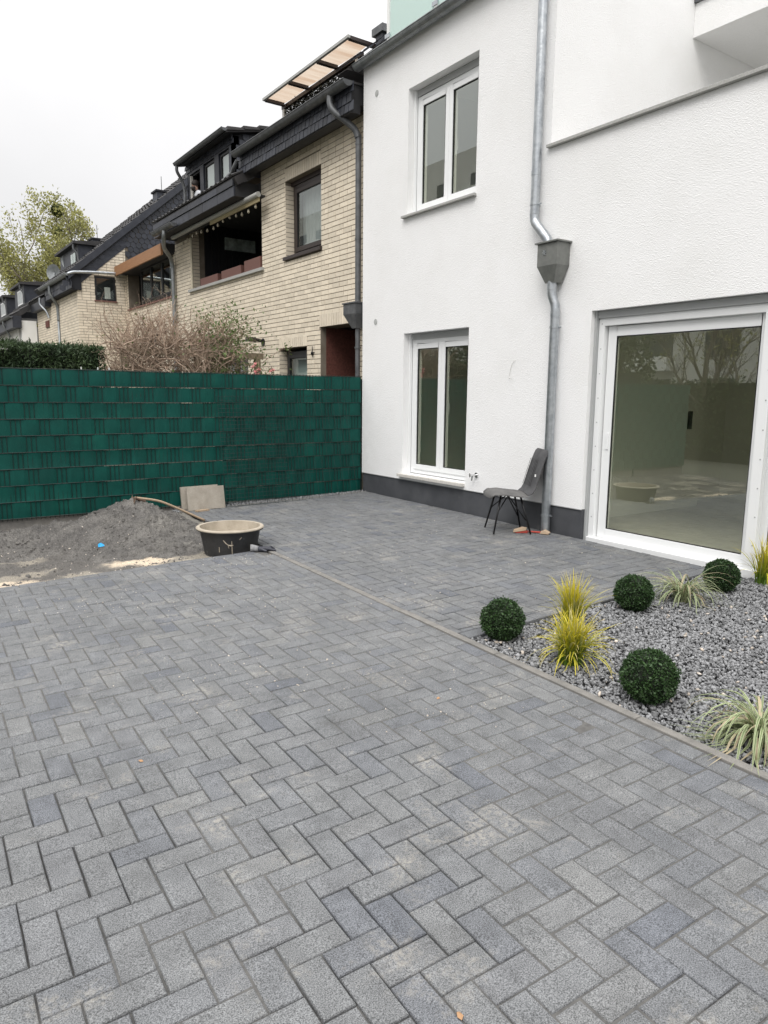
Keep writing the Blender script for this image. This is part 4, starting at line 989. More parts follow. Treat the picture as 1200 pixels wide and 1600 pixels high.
# open window with frame only
m = MB(); a, b, c, d = 16.10, 16.70, 5.75, 6.40
m.box((DX+.04, a, c), (DX+.1, a+.035, d)); m.box((DX+.04, b-.035, c), (DX+.1, b, d)); m.box((DX+.04, a+.035, c), (DX+.1, b-.035, c+.035)); m.box((DX+.04, a+.035, d-.035), (DX+.1, b-.035, d))
m.build('window', M_['blackframe'], dor)
m = MB(); m.box((DX-.02, b-.09, c+.04), (DX+.03, b-.06, d-.04)); m.build('casement', M_['sill_light'], dor)
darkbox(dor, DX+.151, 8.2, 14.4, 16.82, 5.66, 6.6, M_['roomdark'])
# outdoor lamp, wall lantern
m = MB(); m.tube([(BX-.005, 12.35, 2.50), (BX-.02, 12.35, 2.50)], .07, 14); m.tube([(BX-.02, 12.35, 2.52), (BX-.16, 12.35, 2.535)], .028, 10); m.tube([(BX-.16, 12.35, 2.535), (BX-.34, 12.35, 2.545)], .045, 12)
tag(m.build('security_camera', M_['blackmetal'], None, smooth=True, auto=R(40)), 'black camera on an arm on the yellow brick wall above the flowers', 'camera')
m = MB(); m.tube([(BX-.03, 10.49, 2.17), (BX-.03, 10.49, 2.34)], [.005, .006], 6); m.lathe([(.001, .0), (.02, .02), (.022, .05), (.001, .08)], (BX-.035, 10.49, 2.19), 8); m.box((BX-.04, 10.46, 2.24), (BX-.0, 10.52, 2.25))
tag(m.build('wall_ornament', M_['blackmetal']), 'small black wall ornament beside the dark passage opening', 'ornament')

# person leaning out of the left dormer window
def skin_body(name, joints, edges, radii, mt, parent, sub=2):
    me = bpy.data.meshes.new(name); me.from_pydata(joints, edges, []); o = bpy.data.objects.new(name, me); COL.objects.link(o)
    md = o.modifiers.new('skin', 'SKIN'); 
    for i, r_ in enumerate(radii): me.skin_vertices[0].data[i].radius = (r_, r_) if not isinstance(r_, tuple) else r_
    me.skin_vertices[0].data[0].use_root = True
    s = o.modifiers.new('sub', 'SUBSURF'); s.levels = s.render_levels = sub
    dg = bpy.context.evaluated_depsgraph_get(); nm = bpy.data.meshes.new_from_object(o.evaluated_get(dg)); o.modifiers.clear(); o.data = nm; nm.name = name
    nm.materials.clear(); nm.materials.append(mt); nm.polygons.foreach_set('use_smooth', [True]*len(nm.polygons)); o.parent = parent; return o
per = thing('person', 'bearded person in a white shirt leaning out of the open dormer window', 'person')
try:
    bx, by, bz = 6.32, 16.32, 5.40
    J = [(bx+.12, by, bz+.10), (bx-.0, by, bz+.34), (bx-.09, by, bz+.53), (bx-.12, by, bz+.61), (bx-.06, by+.17, bz+.50), (bx-.12, by+.20, bz+.38), (bx-.18, by+.10, bz+.35), (bx-.06, by-.17, bz+.50), (bx-.10, by-.18, bz+.38), (bx-.17, by-.06, bz+.35)]
    skin_body('shirt', J, [(0,1),(1,2),(2,3),(2,4),(4,5),(5,6),(2,7),(7,8),(8,9)], [.12,.13,.12,.055,.07,.045,.035,.07,.045,.035], M_['shirt'], per)
    skin_body('body', [(bx-.115, by, bz+.59), (bx-.125, by+.01, bz+.635), (bx-.14, by+.02, bz+.67), (bx-.16, by+.03, bz+.72), (bx-.15, by+.03, bz+.76)], [(0,1),(1,2),(2,3),(3,4)], [.045,.048,.062,.075,.060], M_['skin'], per)
    m = MB(); m.lathe([(.001, .105), (.06, .09), (.088, .04), (.09, .0), (.07, -.03)], (bx-.135, by+.02, bz+.715), 16); m.build('hair', M_['hair'], per, smooth=True)
    m = MB(); m.lathe([(.03, .03), (.062, .02), (.068, -.01), (.05, -.05), (.001, -.07)], (bx-.175, by+.035, bz+.645), 14); m.build('beard', M_['hair'], per, smooth=True)
except Exception as ex: print('person', ex)

# house 2: recessed part with orange fascia and a window band
h2 = thing('brick_house', 'recessed yellow brick house with an orange fascia board over its window band', 'house')
hol2 = [(17.08, 20.75, 3.80, 4.80)]
m = MB(); wall_cells(m, 16.9, 20.89, 0, 4.82, [(17.08, 20.75, 3.80, 4.80)], PB, .3); m.build('wall', M_['mortar'], h2)
bricks(h2, PB, 16.93, 20.89, 1.4, 4.80, hol2)
w5 = window(h2, BX+.03, 17.10, 19.7, 3.84, 4.74, 3, M_['blackframe'], M_['glass_dark'], .04, .045)
m = MB(); m.box((BX-.04, 17.0, 3.76), (BX+.1, 20.8, 3.80)); m.build('window_sill', M_['planter'], h2)
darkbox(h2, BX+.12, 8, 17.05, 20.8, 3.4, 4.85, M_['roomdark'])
m = MB(); m.box((BX+.25, 17.2, 3.84), (BX+.26, 18.1, 4.6)); m.build('curtain_or_sky_sheet', M_['curtain_or_sky_sheet'], h2)
m = MB(); m.box((5.55, 16.95, 4.66), (5.60, 20.86, 4.90)); m.build('fascia_board', M_['woodorange'], h2)
m = MB(); m.box((5.60, 16.95, 4.70), (9.0, 20.86, 4.92)); m.build('roof', M_['soffit'], h2)

# house 3: projecting gable with slate cheek
S3, X3 = 20.89, 4.584
h3 = thing('brick_house', 'projecting yellow brick house whose slate gable rises behind the bare shrub', 'house')
sl3 = .862
def rz(x): return 4.70+(x-4.44)*sl3
m = MB(); m.prism([(X3, S3, 0), (X3, S3, rz(X3)), (9.6, S3, rz(9.6)), (9.6, S3, 0)], (0, .25, 0)); m.build('wall', M_['mortar'], h3)
PG = lambda u, z, d: (u, S3+d, z)
bricks(h3, PG, X3, 5.87, 1.3, 6, [(5.03, 5.56, 4.0, 4.62)], topf=lambda u: rz(u)-.22)
bricks(h3, lambda u, z, d: (X3+d, u, z), S3, 24.3, 1.3, 4.26, [])
m = MB(); m.box((X3+.001, S3+.25, 0), (X3+.25, 24.3, 4.4)); m.build('wall', M_['mortar'], h3)
m = MB(); m.box((5.03, S3-.01, 4.0), (5.56, S3-.004, 4.62)); m.build('window', M_['blackframe'], h3)
m = MB(); m.face([(5.08, S3-.013, 4.05), (5.51, S3-.013, 4.05), (5.51, S3-.013, 4.57), (5.08, S3-.013, 4.57)]); m.build('pane', M_['glass_dark'], h3, fixn=False)
m = MB(); m.box((5.0, S3-.04, 3.965), (5.59, S3-.003, 3.998)); m.build('window_sill', M_['planter'], h3)
m = MB(); m.box((5.27, S3-.0125, 4.05), (5.42, S3-.012, 4.35)); m.build('lamp_shade', M_['flatwall'], h3)
slates(h3, (4.3, S3-.012, 3.9), (1, 0, 0), (0, 0, 1), (0, -1, 0), 34, 30, .155, .13, lambda u, v: 3.9+v+.06 < rz(4.3+u)-.02 and (3.9+v > rz(4.3+u)-.42 or (4.3+u > 5.87 and 3.9+v > 4.9)), diag=True)
m = MB(); m.prism([(4.5, S3-.022, rz(4.5)-.50), (4.5, S3-.022, rz(4.5)-.10), (5.90, S3-.022, rz(5.90)-.10), (5.90, S3-.022, rz(5.90)-.50)], (0, .008, 0)); m.build('gable_board', M_['slate'], h3)
roof_slope(h3, S3-.09, 25.6, 4.36, rz(4.36), 9.4, rz(9.4))
m = MB(); m.prism([(4.36, S3-.12, rz(4.36)-.16), (4.36, S3-.12, rz(4.36)+.04), (9.4, S3-.12, rz(9.4)+.04), (9.4, S3-.12, rz(9.4)-.16)], (0, .05, 0)); m.build('verge_board', M_['slate'], h3)
m = MB(); m.box((4.42, S3-.05, 4.22), (X3+.1, 24.3, 4.60)); m.build('eaves_box', M_['slate_back'], h3)
slates(h3, (4.418, S3-.03, 4.24), (0, 1, 0), (0, 0, 1), (-1, 0, 0), 21, 2, .155, .15)
gutter(S3-.1, 24.6, 4.34, 4.62, .07, 'gutter', M_['zinc_mid'], h3, .8)
m = MB(); m.tube(arc([(4.34, 20.86, 4.58), (4.36, 20.80, 4.60), (4.42, 20.78, 4.63), (4.55, 20.78, 4.66), (5.1, 20.78, 4.70), (5.80, 20.78, 4.72)], 5), .04, 10); m.build('rain_pipe', M_['zinc'], h3, smooth=True)
m = MB(); m.tube(arc([(4.34, 23.2, 4.56), (4.34, 23.2, 4.35), (4.42, 23.2, 4.2), (4.54, 23.3, 4.0), (4.55, 23.3, 3.6)]), .045, 10); m.tube([(4.55, 23.3, 3.7), (4.55, 23.3, 1)], .04, 8); m.build('downpipe', M_['zinc_mid'], h3, smooth=True)
def small_dormer(parent, x0, y0, y1, z0, h, wy, white=True, depth=1.6):
    m = MB(); m.box((x0, y0, z0), (x0+depth, y1, z0+h)); d = m.build('dormer', M_['slate'], parent)
    m = MB(); m.prism([(x0-.14, y0-.1, z0+h), (x0-.14, y0-.1, z0+h+.07), (x0+depth, y0-.1, z0+h+.22), (x0+depth, y0-.1, z0+h)], (0, y1-y0+.2, 0)); m.build('dormer_roof', M_['tile'], d)
    for a, b in wy:
        m = MB(); m.box((x0-.02, a, z0+.1), (x0-.004, b, z0+h-.12)); m.build('window', M_['blackframe'] if not white else M_['pvc'], d)
        m = MB(); m.box((x0-.028, a+.06, z0+.16), (x0-.021, (a+b)/2-.02, z0+h-.18)); m.box((x0-.028, (a+b)/2+.02, z0+.16), (x0-.021, b-.06, z0+h-.18)); m.build('pane', M_['curtain_or_sky_sheet'] if white else M_['glass_dark'], d)
    m = MB(); m.tube(arc([(x0-.12, y0, z0+h-.02), (x0-.12, y0, z0+h-.15), (x0-.03, y0-.02, z0+h-.3), (x0-.02, y0-.02, z0)]), .03, 8); m.build('downpipe', M_['zinc_old'], d)
    return d
small_dormer(h3, 4.95, 22.2, 24.6, 5.0, .62, [(22.4, 23.1)], False)
for xx, yy in ((7.0, 21.5), (5.9, 24.5)):
    m = MB(); z = rz(xx)
    m.box((xx, yy, z-.3), (xx+.35, yy+.4, z+.28)); c_ = m.build('chimney', M_['slate'], h3); m = MB(); m.box((xx-.04, yy-.04, z+.282), (xx+.39, yy+.44, z+.33)); m.build('chimney_cap', M_['slate_back'], c_); m = MB(); m.tube([(xx+.2, yy+.2, z+.3), (xx+.2, yy+.2, z+.75)], .01, 5); m.build('aerial', M_['zinc_old'], c_)
for xx, yy in ((4.62, 24.3), (5.0, 24.0)):
    m = MB(); z = rz(xx)+.25; n = 16
    ring = [Vector((0, .24*math.cos(2*math.pi*k/n), .24*math.sin(2*math.pi*k/n))) for k in range(n)]; c = Vector((xx+.05, yy, z))
    rot_ = Matrix.Rotation(R(40), 3, 'Z')
    for k in range(n): m.face([c+rot_ @ Vector((.06, 0, 0)), c+rot_ @ ring[k], c+rot_ @ ring[(k+1) % n]])
    m.tube([(xx+.1, yy, z-.4), (xx+.1, yy, z)], .02, 6)
    m.build('satellite_dish', M_['zinc_mid'], h3, fixn=False)

# houses further along the row
h4 = thing('terraced_house', 'small brick house with a white end panel beyond the projecting gable', 'house')
m = MB(); m.box((4.62, 24.35, 0), (5.0, 27, 4.2)); m.build('wall', M_['mortar'], h4)
bricks(h4, lambda u, z, d: (4.62+d, u, z), 24.35, 27, 1.6, 4.15, [])
m = MB(); m.box((4.58, 25.0, 3.55), (4.61, 25.5, 3.75)); m.build('window', M_['redbrick'], h4)
roof_slope(h4, 25.62, 30.4, 4.40, 4.42, 6.6, 5.95)
m = MB(); m.box((4.44, 24.6, 4.12), (4.62, 27.0, 4.40)); m.build('eaves_box', M_['slate'], h4)
m = MB(); m.tube(arc([(4.36, 24.9, 4.4), (4.36, 24.9, 4.2), (4.5, 24.8, 4.0), (4.56, 24.75, 3.8)]), .035, 8); m.build('downpipe', M_['zinc'], h4)
m = MB(); m.box((4.12, 27.02, 0), (4.58, 27.3, 3.87)); m.build('end_panel', M_['white'], h4)
h5 = thing('terraced_house', 'far dark roofed house with two small dormers left of the brick gable', 'house')
m = MB(); m.box((4.05, 27.32, 0), (6, 34, 3.7)); m.build('wall', M_['flatwall'], h5)
m = MB(); m.box((3.85, 26.95, 3.62), (4.12, 34.5, 4.0)); m.build('eaves_box', M_['slate'], h5)
roof_slope(h5, 27.0, 34.5, 3.85, 4.0, 6.0, 5.5)
small_dormer(h5, 4.45, 28.2, 30.2, 4.45, .72, [(28.5, 29.5)], True, 1.4); small_dormer(h5, 4.35, 31.6, 33.6, 4.35, .72, [(31.9, 33.0)], True, 1.4)
gutter(26.9, 34.5, 3.80, 3.98, .06, 'gutter', M_['zinc_old'], h5, 0)
m = MB(); m.tube(arc([(3.8, 28.6, 3.95), (3.8, 28.6, 3.8), (3.9, 28.6, 3.6), (4.0, 28.6, 3.4)]), .035, 8); m.build('downpipe', M_['zinc_mid'], h5)
h6 = thing('terraced_house', 'farthest dark roof of the row at the left edge', 'house')
m = MB(); m.box((3.6, 35, 0), (6.5, 48, 3.6)); m.build('wall', M_['flatwall'], h6)
roof_slope(h6, 34.8, 48, 3.4, 3.8, 6.0, 5.9)

# ------------------------------------------------------------------ hedge, shrub, flowers, trees
def leafcloud(n, fn, s0, s1, asp=.5):
    out = MB(); V_ = []; F_ = []
    for i in range(n):
        c, up = fn()
        a = (Vector([random.gauss(0, 1) for _ in range(3)])+up*1.2).normalized(); s = random.uniform(s0, s1)
        b = a.cross(Vector([random.gauss(0, 1) for _ in range(3)])).normalized()
        k = len(V_); V_ += [tuple(c-a*s), tuple(c+b*s*asp), tuple(c+a*s), tuple(c-b*s*asp)]; F_.append((k, k+1, k+2, k+3))
    out.v = V_; out.f = F_; out.mi = [0]*len(F_); return out
hedge = thing('hedge', 'dark clipped conifer hedge behind the left part of the green fence', 'hedge')
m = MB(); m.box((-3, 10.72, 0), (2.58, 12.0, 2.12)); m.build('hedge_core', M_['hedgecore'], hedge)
def hf():
    x = random.uniform(-1.2, 2.66)
    if random.random() < .6:
        z = random.uniform(1.5, 2.2); return Vector((x, 10.66+.10*noise.noise(Vector((x*2, z*3, 0)))+random.gauss(0, .03), z)), Vector((0, -.4, .8))
    return Vector((x, random.uniform(10.7, 11.9), 2.17+.05*noise.noise(Vector((x*3, 5, 0)))+abs(random.gauss(0, .035)))), Vector((0, 0, 1.5))
leafcloud(26000, hf, .018, .045, .25).build('foliage', M_['hedge'], hedge, kind='stuff', fixn=False)

shrub = thing('bare_shrub', 'tangled leafless tan shrub sprawling over a timber frame behind the fence', 'shrub')
m = MB(); lf = []
def twig(p, d, L_, r0, depth):
    n = max(4, int(L_/.06)); pts = [p.copy()]; rs = [r0]; curl = Vector([random.gauss(0, .7) for _ in range(3)])
    for i in range(n):
        d = (d+curl*.16+Vector([random.gauss(0, .16) for _ in range(3)])+Vector((0, 0, -.05 if depth else .01))).normalized()
        p = p+d*(L_/n); pts.append(p.copy()); rs.append(r0*(1-.75*(i+1)/n))
        if depth < 2 and random.random() < (.50 if depth == 0 else .34):
            dd = (d+Vector([random.gauss(0, .7) for _ in range(3)])).normalized(); twig(p, dd, L_*random.uniform(.35, .6), rs[-1]*.65, depth+1)
    if p.z > 3.05: pass
    m.tube(pts, rs, 4 if depth == 0 else 3, cap=False)
    if p.x > 4.25 and random.random() < .95: lf.extend(pts[len(pts)//3:])
    elif random.random() < .10: lf.append(p.copy())
for k in range(370):
    x = random.choice([random.gauss(3.4, .28), random.uniform(2.75, 4.8), random.gauss(4.2, .3), random.uniform(3.0, 4.6)]); base = Vector((x, random.uniform(10.65, 11.5), random.uniform(1.6, 2.3)))
    dx_ = (x-3.8)*.5+random.gauss(0, .7); d = Vector((dx_, random.gauss(0, .3), random.uniform(.0, .9))).normalized()
    twig(base, d, random.uniform(.35, .85)*(1.0 if abs(x-3.7) < .8 else .75), random.uniform(.006, .013), 0)
for k in range(16):
    twig(Vector((random.uniform(4.2, 4.7), 11.0+random.uniform(-.2, .2), random.uniform(2.2, 2.45))), Vector((1, random.gauss(0, .3), random.uniform(-.05, .35))).normalized(), random.uniform(.5, .75), .008, 0)
for k in range(60):
    x = random.choice([random.gauss(3.45, .18), random.gauss(4.15, .25)]); twig(Vector((x, random.uniform(10.8, 11.3), random.uniform(2.2, 2.4))), Vector((random.gauss(0, .6), random.gauss(0, .3), 1)).normalized(), random.uniform(.45, .7), .010, 0)
m.build('branches', M_['twig'], shrub, kind='stuff', fixn=False)
m = MB(); m.tube(arc([(3.5, 11.0, .3), (3.52, 11.0, 1.6), (3.46, 11.0, 2.2), (3.50, 11.0, 2.45)]), [.03-.0009*k for k in range(19)], 8); m.tube(arc([(4.1, 11.1, .3), (4.2, 11.1, 1.6), (4.35, 11.1, 2.2)]), .03, 7); m.build('trunk', M_['bark'], shrub)
def lfn():
    c = random.choice(lf); return c+Vector([random.gauss(0, .035) for _ in range(3)]), Vector((0, 0, .3))
if lf: leafcloud(3200, lfn, .016, .036, .5).build('foliage', M_['leafgreen'], shrub, kind='stuff', fixn=False)
perg = thing('timber_frame', 'weathered timber beam on posts carrying the bare shrub', 'pergola')
m = MB(); m.box((2.95, 10.95, 2.13), (5.2, 11.02, 2.22)); m.build('beam', M_['beam'], perg)
for x in (3.0, 4.1, 5.1):
    m = MB(); m.box((x-.04, 10.94, 0), (x+.04, 11.03, 2.128)); m.build('post', M_['beam'], perg)
con = thing('conifer', 'small dark green conifer in front of the ground floor window', 'conifer')
def cf():
    z = random.uniform(1.2, 2.25); r_ = (2.35-z)*.42+.05; a = random.uniform(0, 6.28); return Vector((4.75+r_*math.cos(a)*random.random()**.4, 11.9+r_*math.sin(a), z)), Vector((0, 0, .6))
leafcloud(5000, cf, .02, .05, .25).build('foliage', M_['hedge'], con, kind='stuff', fixn=False)
m = MB(); m.tube([(4.75, 11.9, 0), (4.75, 11.9, 2.2)], .03, 6); m.build('trunk', M_['bark'], con)
for n_, (x, y, z, lab) in enumerate(((4.43, 9.5, 1.90, 'pink flowering plant behind the fence, the taller of two'), (4.63, 9.5, 1.90, 'pink flowering plant behind the fence, the small one by the window'))):
    t_ = thing('flowering_plant', lab, 'flowers', (x, y, 0), 0, 'pink flowers behind the fence')
    mm_ = MB(); mm_.tube([(0, 0, .1), (.01, 0, z-.1), (.0, 0, z+(.12 if n_ == 0 else .06))], .006, 5)
    mm_.build('stem', M_['twig'], t_)
    for k in range(5 if n_ == 0 else 2):
        c = Vector((random.gauss(0, .035), random.gauss(0, .03), z+(-.05+.035*k if n_ == 0 else .01*k))); f_ = MB()
        for q in range(14):
            a = Vector([random.gauss(0, 1) for _ in range(3)]).normalized(); b = a.orthogonal().normalized(); f_.face([c, c+a*.024+b*.012, c+a*.032, c+a*.024-b*.012])
        f_.build('blossom', M_['petal'], t_, fixn=False)
    def ff(): return Vector((random.gauss(0, .05), random.gauss(0, .04), random.uniform(z-.5, z+.1))), Vector((0, 0, .3))
    leafcloud(50, ff, .012, .025, .5).build('leaves', M_['leafgreen'], t_, fixn=False)

def tree(root, base, H_, spread, leaf_m, nleaf, ls, stems=3, seed=1, dens=1, bound=None):
    random.seed(seed); mb = MB(); tips = []
    def br(p, d, L_, r0, depth):
        n = 6; pts = [p.copy()]; rs = [r0]
        for i in range(n):
            d = (d+Vector([random.gauss(0, .10) for _ in range(3)])+Vector((0, 0, .06))).normalized(); p = p+d*(L_/n)
            if bound and i > 0 and bound(p): break
            pts.append(p.copy()); rs.append(r0*(1-.6*(i+1)/n))
            if depth < 3 and i >= 1:
                for _ in range(2 if random.random() < .6*dens else 1):
                    a = Vector((random.gauss(0, 1), random.gauss(0, 1), random.uniform(-.1, .5))).normalized(); br(p, (d*.9+a*.65).normalized(), L_*random.uniform(.38, .55), rs[-1]*.55, depth+1)
            if depth >= 2: tips.append(p.copy())
        mb.tube(pts, rs, 5 if depth < 2 else 3, cap=False)
    for s in range(stems):
        a = s*2.1+.3; br(Vector(base), Vector((spread*math.cos(a), spread*math.sin(a), 1)).normalized(), H_*.62, H_*.016, 0)
    mb.build('trunk', M_['bark'], root, kind=None, fixn=False)
    def tf():
        c = random.choice(tips); return c+Vector([random.gauss(0, .16) for _ in range(3)]), Vector((0, 0, .2))
    leafcloud(nleaf, tf, ls*.6, ls, .55).build('crown', leaf_m, root, kind='stuff', fixn=False)
    return tips
tr = thing('poplar_tree', 'tall tree with thin spring leaves and two mistletoe balls beyond the roofs', 'tree')
tree(tr, (8.3, 45, 1.5), 11.6, .42, M_['leafspring'], 15000, .10, 7, 4, 1.0, lambda p: p.z > 5.5 and ((p.x-8.2)/2.75)**2+((p.y-45)/3.2)**2+((p.z-9.0)/3.45)**2 > 1+.25*noise.noise(p*.9))
for (x, z, r_) in ((9.0, 11.35, .34), (8.9, 10.2, .27)):
    def mf():
        a = Vector([random.gauss(0, 1) for _ in range(3)]).normalized(); return Vector((x, 44.6, z))+a*r_*random.random()**.3, Vector((0, 0, 0))
    leafcloud(1100, mf, .05, .10, .4).build('mistletoe', M_['mistletoe'], tr, kind=None, fixn=False)

# box balls
random.seed(11)
def boxball(x, y, r, lab):
    t_ = thing('box_ball', lab, 'shrub', (x, y, gz(x, y)-.02), 0, 'clipped box balls in the gravel bed')
    n = 24; m = MB(); c = Vector((0, 0, r*.95))
    prof = [(max(.001, r*.90*math.sin(math.pi*k/12)), r*.95-r*.90*math.cos(math.pi*k/12)) for k in range(13)]
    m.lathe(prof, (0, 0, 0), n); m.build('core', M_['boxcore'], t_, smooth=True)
    def bf():
        a = Vector([random.gauss(0, 1) for _ in range(3)]).normalized(); k = 1+.075*noise.noise(a*2.2+Vector((x*9, y*7, 0)))+.06*noise.noise(a*9+Vector((x*5, 0, y)))
        rr = r*k*(random.uniform(.84, 1.02) if random.random() < .96 else random.uniform(1.0, 1.09))
        if a.z < -.6: rr *= .97
        return c+Vector((a.x*rr, a.y*rr, a.z*rr*.98)), a*.9
    leafcloud(9000, bf, .0050, .0092, .62).build('foliage', M_['boxleaf'], t_, kind='stuff', fixn=False)
    return t_
boxball(3.105, 3.160, .134, 'round box ball at the corner of the gravel bed beside the kerb')
boxball(4.255, 3.045, .130, 'round box ball at the back edge of the gravel bed between two grasses')
boxball(3.085, 2.085, .138, 'round box ball nearest the camera, in the front of the gravel bed')
boxball(5.19, 2.95, .128, 'round box ball closest to the sliding door')

# ornamental grasses
def grass(x, y, n, hgt, spread, lab, kind, seed, droop=1.0):
    random.seed(seed); m = MB(); cols = []
    for k in range(n):
        a = random.uniform(0, 2*math.pi); b0 = Vector((random.gauss(0, .022), random.gauss(0, .022), 0)); L_ = hgt*random.uniform(.55, 1.15); out = Vector((math.cos(a), math.sin(a), 0))
        lean = abs(random.gauss(0, spread)) if droop < 1.2 else random.uniform(.35, 1)*spread*1.6; wd = random.uniform(.0026, .0050)*(1.25 if kind == 'var' else 1); seg = 8; side = Vector((-out.y, out.x, 0))
        vs = []; p = b0.copy(); th = math.pi/2-lean*.45; bend = (lean*1.0+random.uniform(0, .35))*droop/seg*1.6
        dead = random.random()
        for i in range(seg+1):
            t = i/seg; w_ = wd*(1 if t < .6 else (1-t)/.4*.95+.05); tw = side
            vs.append((p-tw*w_, p+Vector((0, 0, -w_*.35)), p+tw*w_))
            if kind == 'yel':
                base = np.array([.12, .22, .02]); top = np.array([.76, .62, .04]) if dead < .8 else np.array([.62, .52, .22]); u = min(1, max(0, (t-.2)*1.3)); c = base*(1-u)+top*u
                cc = [c*.9, c, c*.9]
            elif kind == 'mix':
                base = np.array([.08, .14, .02]); top = np.array([.45, .42, .07]); u = min(1, max(0, (t-.15)*1.3)); c = base*(1-u)+top*u; cc = [c*.9, c, c*.9]
            else:
                g_ = np.array([.10, .16, .05]) if t > .1 else np.array([.07, .11, .03]); cr_ = np.array([.52, .55, .34]) if dead < .8 else np.array([.5, .42, .28]); cc = [cr_, g_ if dead < .8 else cr_*.8, cr_]
            for q in cc: cols.append((*q, 1))
            d = out*math.cos(th)+Vector((0, 0, 1))*math.sin(th); p = p+d*(L_/seg); th -= bend*(1+t*1.2)
            if p.z < .012: p.z = .012; th = max(th, -.05)
        b = len(m.v); m.v += [tuple(q) for tr_ in vs for q in tr_]
        for i in range(seg):
            for s in (0, 1): m.f.append((b+i*3+s, b+i*3+s+1, b+i*3+4+s, b+i*3+3+s)); m.mi.append(0)
    m.col = cols; o = m.build('ornamental_grass', M_['grassblade'], None, fixn=False, smooth=True); o.location = (x, y, gz(x, y)-.012); tag(o, lab, 'ornamental grass', 'grasses in the gravel bed'); o['kind'] = 'thing'
    return o
grass(3.60, 3.03, 250, .35, .36, 'golden green grass tuft at the back of the gravel bed', 'yel', 3, .65)
grass(3.13, 2.62, 420, .33, .55, 'bright yellow grass tuft in the gravel near the kerb', 'yel', 4, .85)
grass(4.70, 2.95, 130, .42, .85, 'pale striped grass between the two back box balls', 'var', 5, 1.25)
grass(3.12, 1.53, 190, .44, .95, 'pale striped grass at the right edge in front', 'var', 6, 1.5)
grass(5.63, 2.86, 150, .36, .5, 'yellow green grass beside the sliding door', 'yel', 8, .6)

# ------------------------------------------------------------------ building site things
random.seed(5)
tub = thing('mortar_tub', 'black plastic mortar tub crusted with pale dried mortar', 'tub', (2.715, 6.53, .030))
m = MB(); m.lathe([(.001, 0), (.235, 0), (.245, .01), (.288, .255), (.292, .26), (.318, .262), (.322, .272), (.318, .283), (.298, .286)], (0, 0, 0), 48); m.build('body', M_['tub'], tub, smooth=True, auto=R(35))
m = MB(); m.lathe([(.3235, .272), (.325, .280), (.318, .288), (.300, .290), (.288, .288), (.282, .25), (.274, .19), (.25, .165), (.12, .155), (.001, .16)], (0, 0, 0), 48); m.build('dried_mortar', M_['mortar_dry'], tub, smooth=True, auto=R(35))
# pale splashes with relief on the side facing the camera
def splash(pts, r_):
    m = MB(); q = []
    for a, z in pts:
        rr = .245+(.288-.245)*(z/.255)+.002; q.append((rr*math.cos(a), rr*math.sin(a), z))
    m.tube(q, r_, 5); m.build('mortar_splash', M_['mortar_dry'], tub)
ca = math.atan2(-6.53, -2.715)
splash([(ca-.24, .20), (ca-.16, .17), (ca-.08, .15)], [.004, .006, .003]); splash([(ca+.04, .19), (ca+.05, .10), (ca+.055, .05)], [.003, .005, .003]); splash([(ca-.08, .15), (ca+.02, .145), (ca+.1, .15)], [.005, .008, .002]); splash([(ca-.09, .16), (ca-.06, .12)], [.004, .003]); splash([(ca+.3, .20), (ca+.38, .22)], .003)
splash([(ca-.40, .13), (ca-.41, .08)], .004)
# glove
gl = thing('work_glove', 'dark rubber glove with grey cuff lying at the foot of the tub', 'glove', (2.845, 6.175, gz(2.85, 6.18)), R(-28))
skin_body('palm', [(-.02, 0, .022), (.02, 0, .024), (.06, .004, .026), (.10, .012, .024), (.13, .03, .022), (.155, .035, .014), (.11, -.008, .02), (.145, -.012, .016), (.168, -.016, .010), (.108, .02, .034), (.142, .012, .034), (.05, -.035, .016), (.085, -.05, .012)], [(0,1),(1,2),(2,3),(3,4),(4,5),(2,6),(6,7),(7,8),(3,9),(9,10),(1,11),(11,12)], [.026,.028,.026,.018,.012,.010,.014,.011,.009,.011,.009,.013,.010], M_['glove'], gl, 1)
m = MB(); m.tube([(-.075, 0, .034), (-.05, .002, .032), (-.02, 0, .026), (0, 0, .024)], [.036, .034, .030, .027], 12); m.build('cuff', M_['cuff'], gl, smooth=True)
# shovel stuck in the heap, handle resting down the slope
sh = thing('shovel', 'wooden handled shovel lying down the right slope of the sand heap', 'shovel')
A, B_ = Vector((2.19, 7.86, zt(2.19, 7.86)+.014)), Vector((2.96, 7.86, .150))
mid = (A+B_)/2+Vector((0, 0, .045))
m = MB(); m.tube(arc([A, A.lerp(mid, .6)+Vector((0, 0, .02)), mid, B_.lerp(mid, .4), B_], 4), .0135, 10); m.build('handle', M_['wood'], sh, smooth=True)
m = MB(); d = (A-B_).normalized(); s = d.cross(Vector((0, 0, 1))).normalized(); up = s.cross(d)
vs = []
for i in range(6):
    for j in range(5):
        u = i/5; v = (j-2)/2; wd = .085*(1 if u < .7 else 1-(u-.7)*1.4); vs.append(A+d*.01+(d*.35+Vector((0, 0, -.93)))*u*.22+s*v*wd+up*(.02*v*v))
m.raw(vs, [(i*5+j, i*5+j+1, i*5+j+6, i*5+j+5) for i in range(5) for j in range(4)]); m.tube([A-d*.12, A], .017, 8); m.build('blade', M_['rust'], sh)
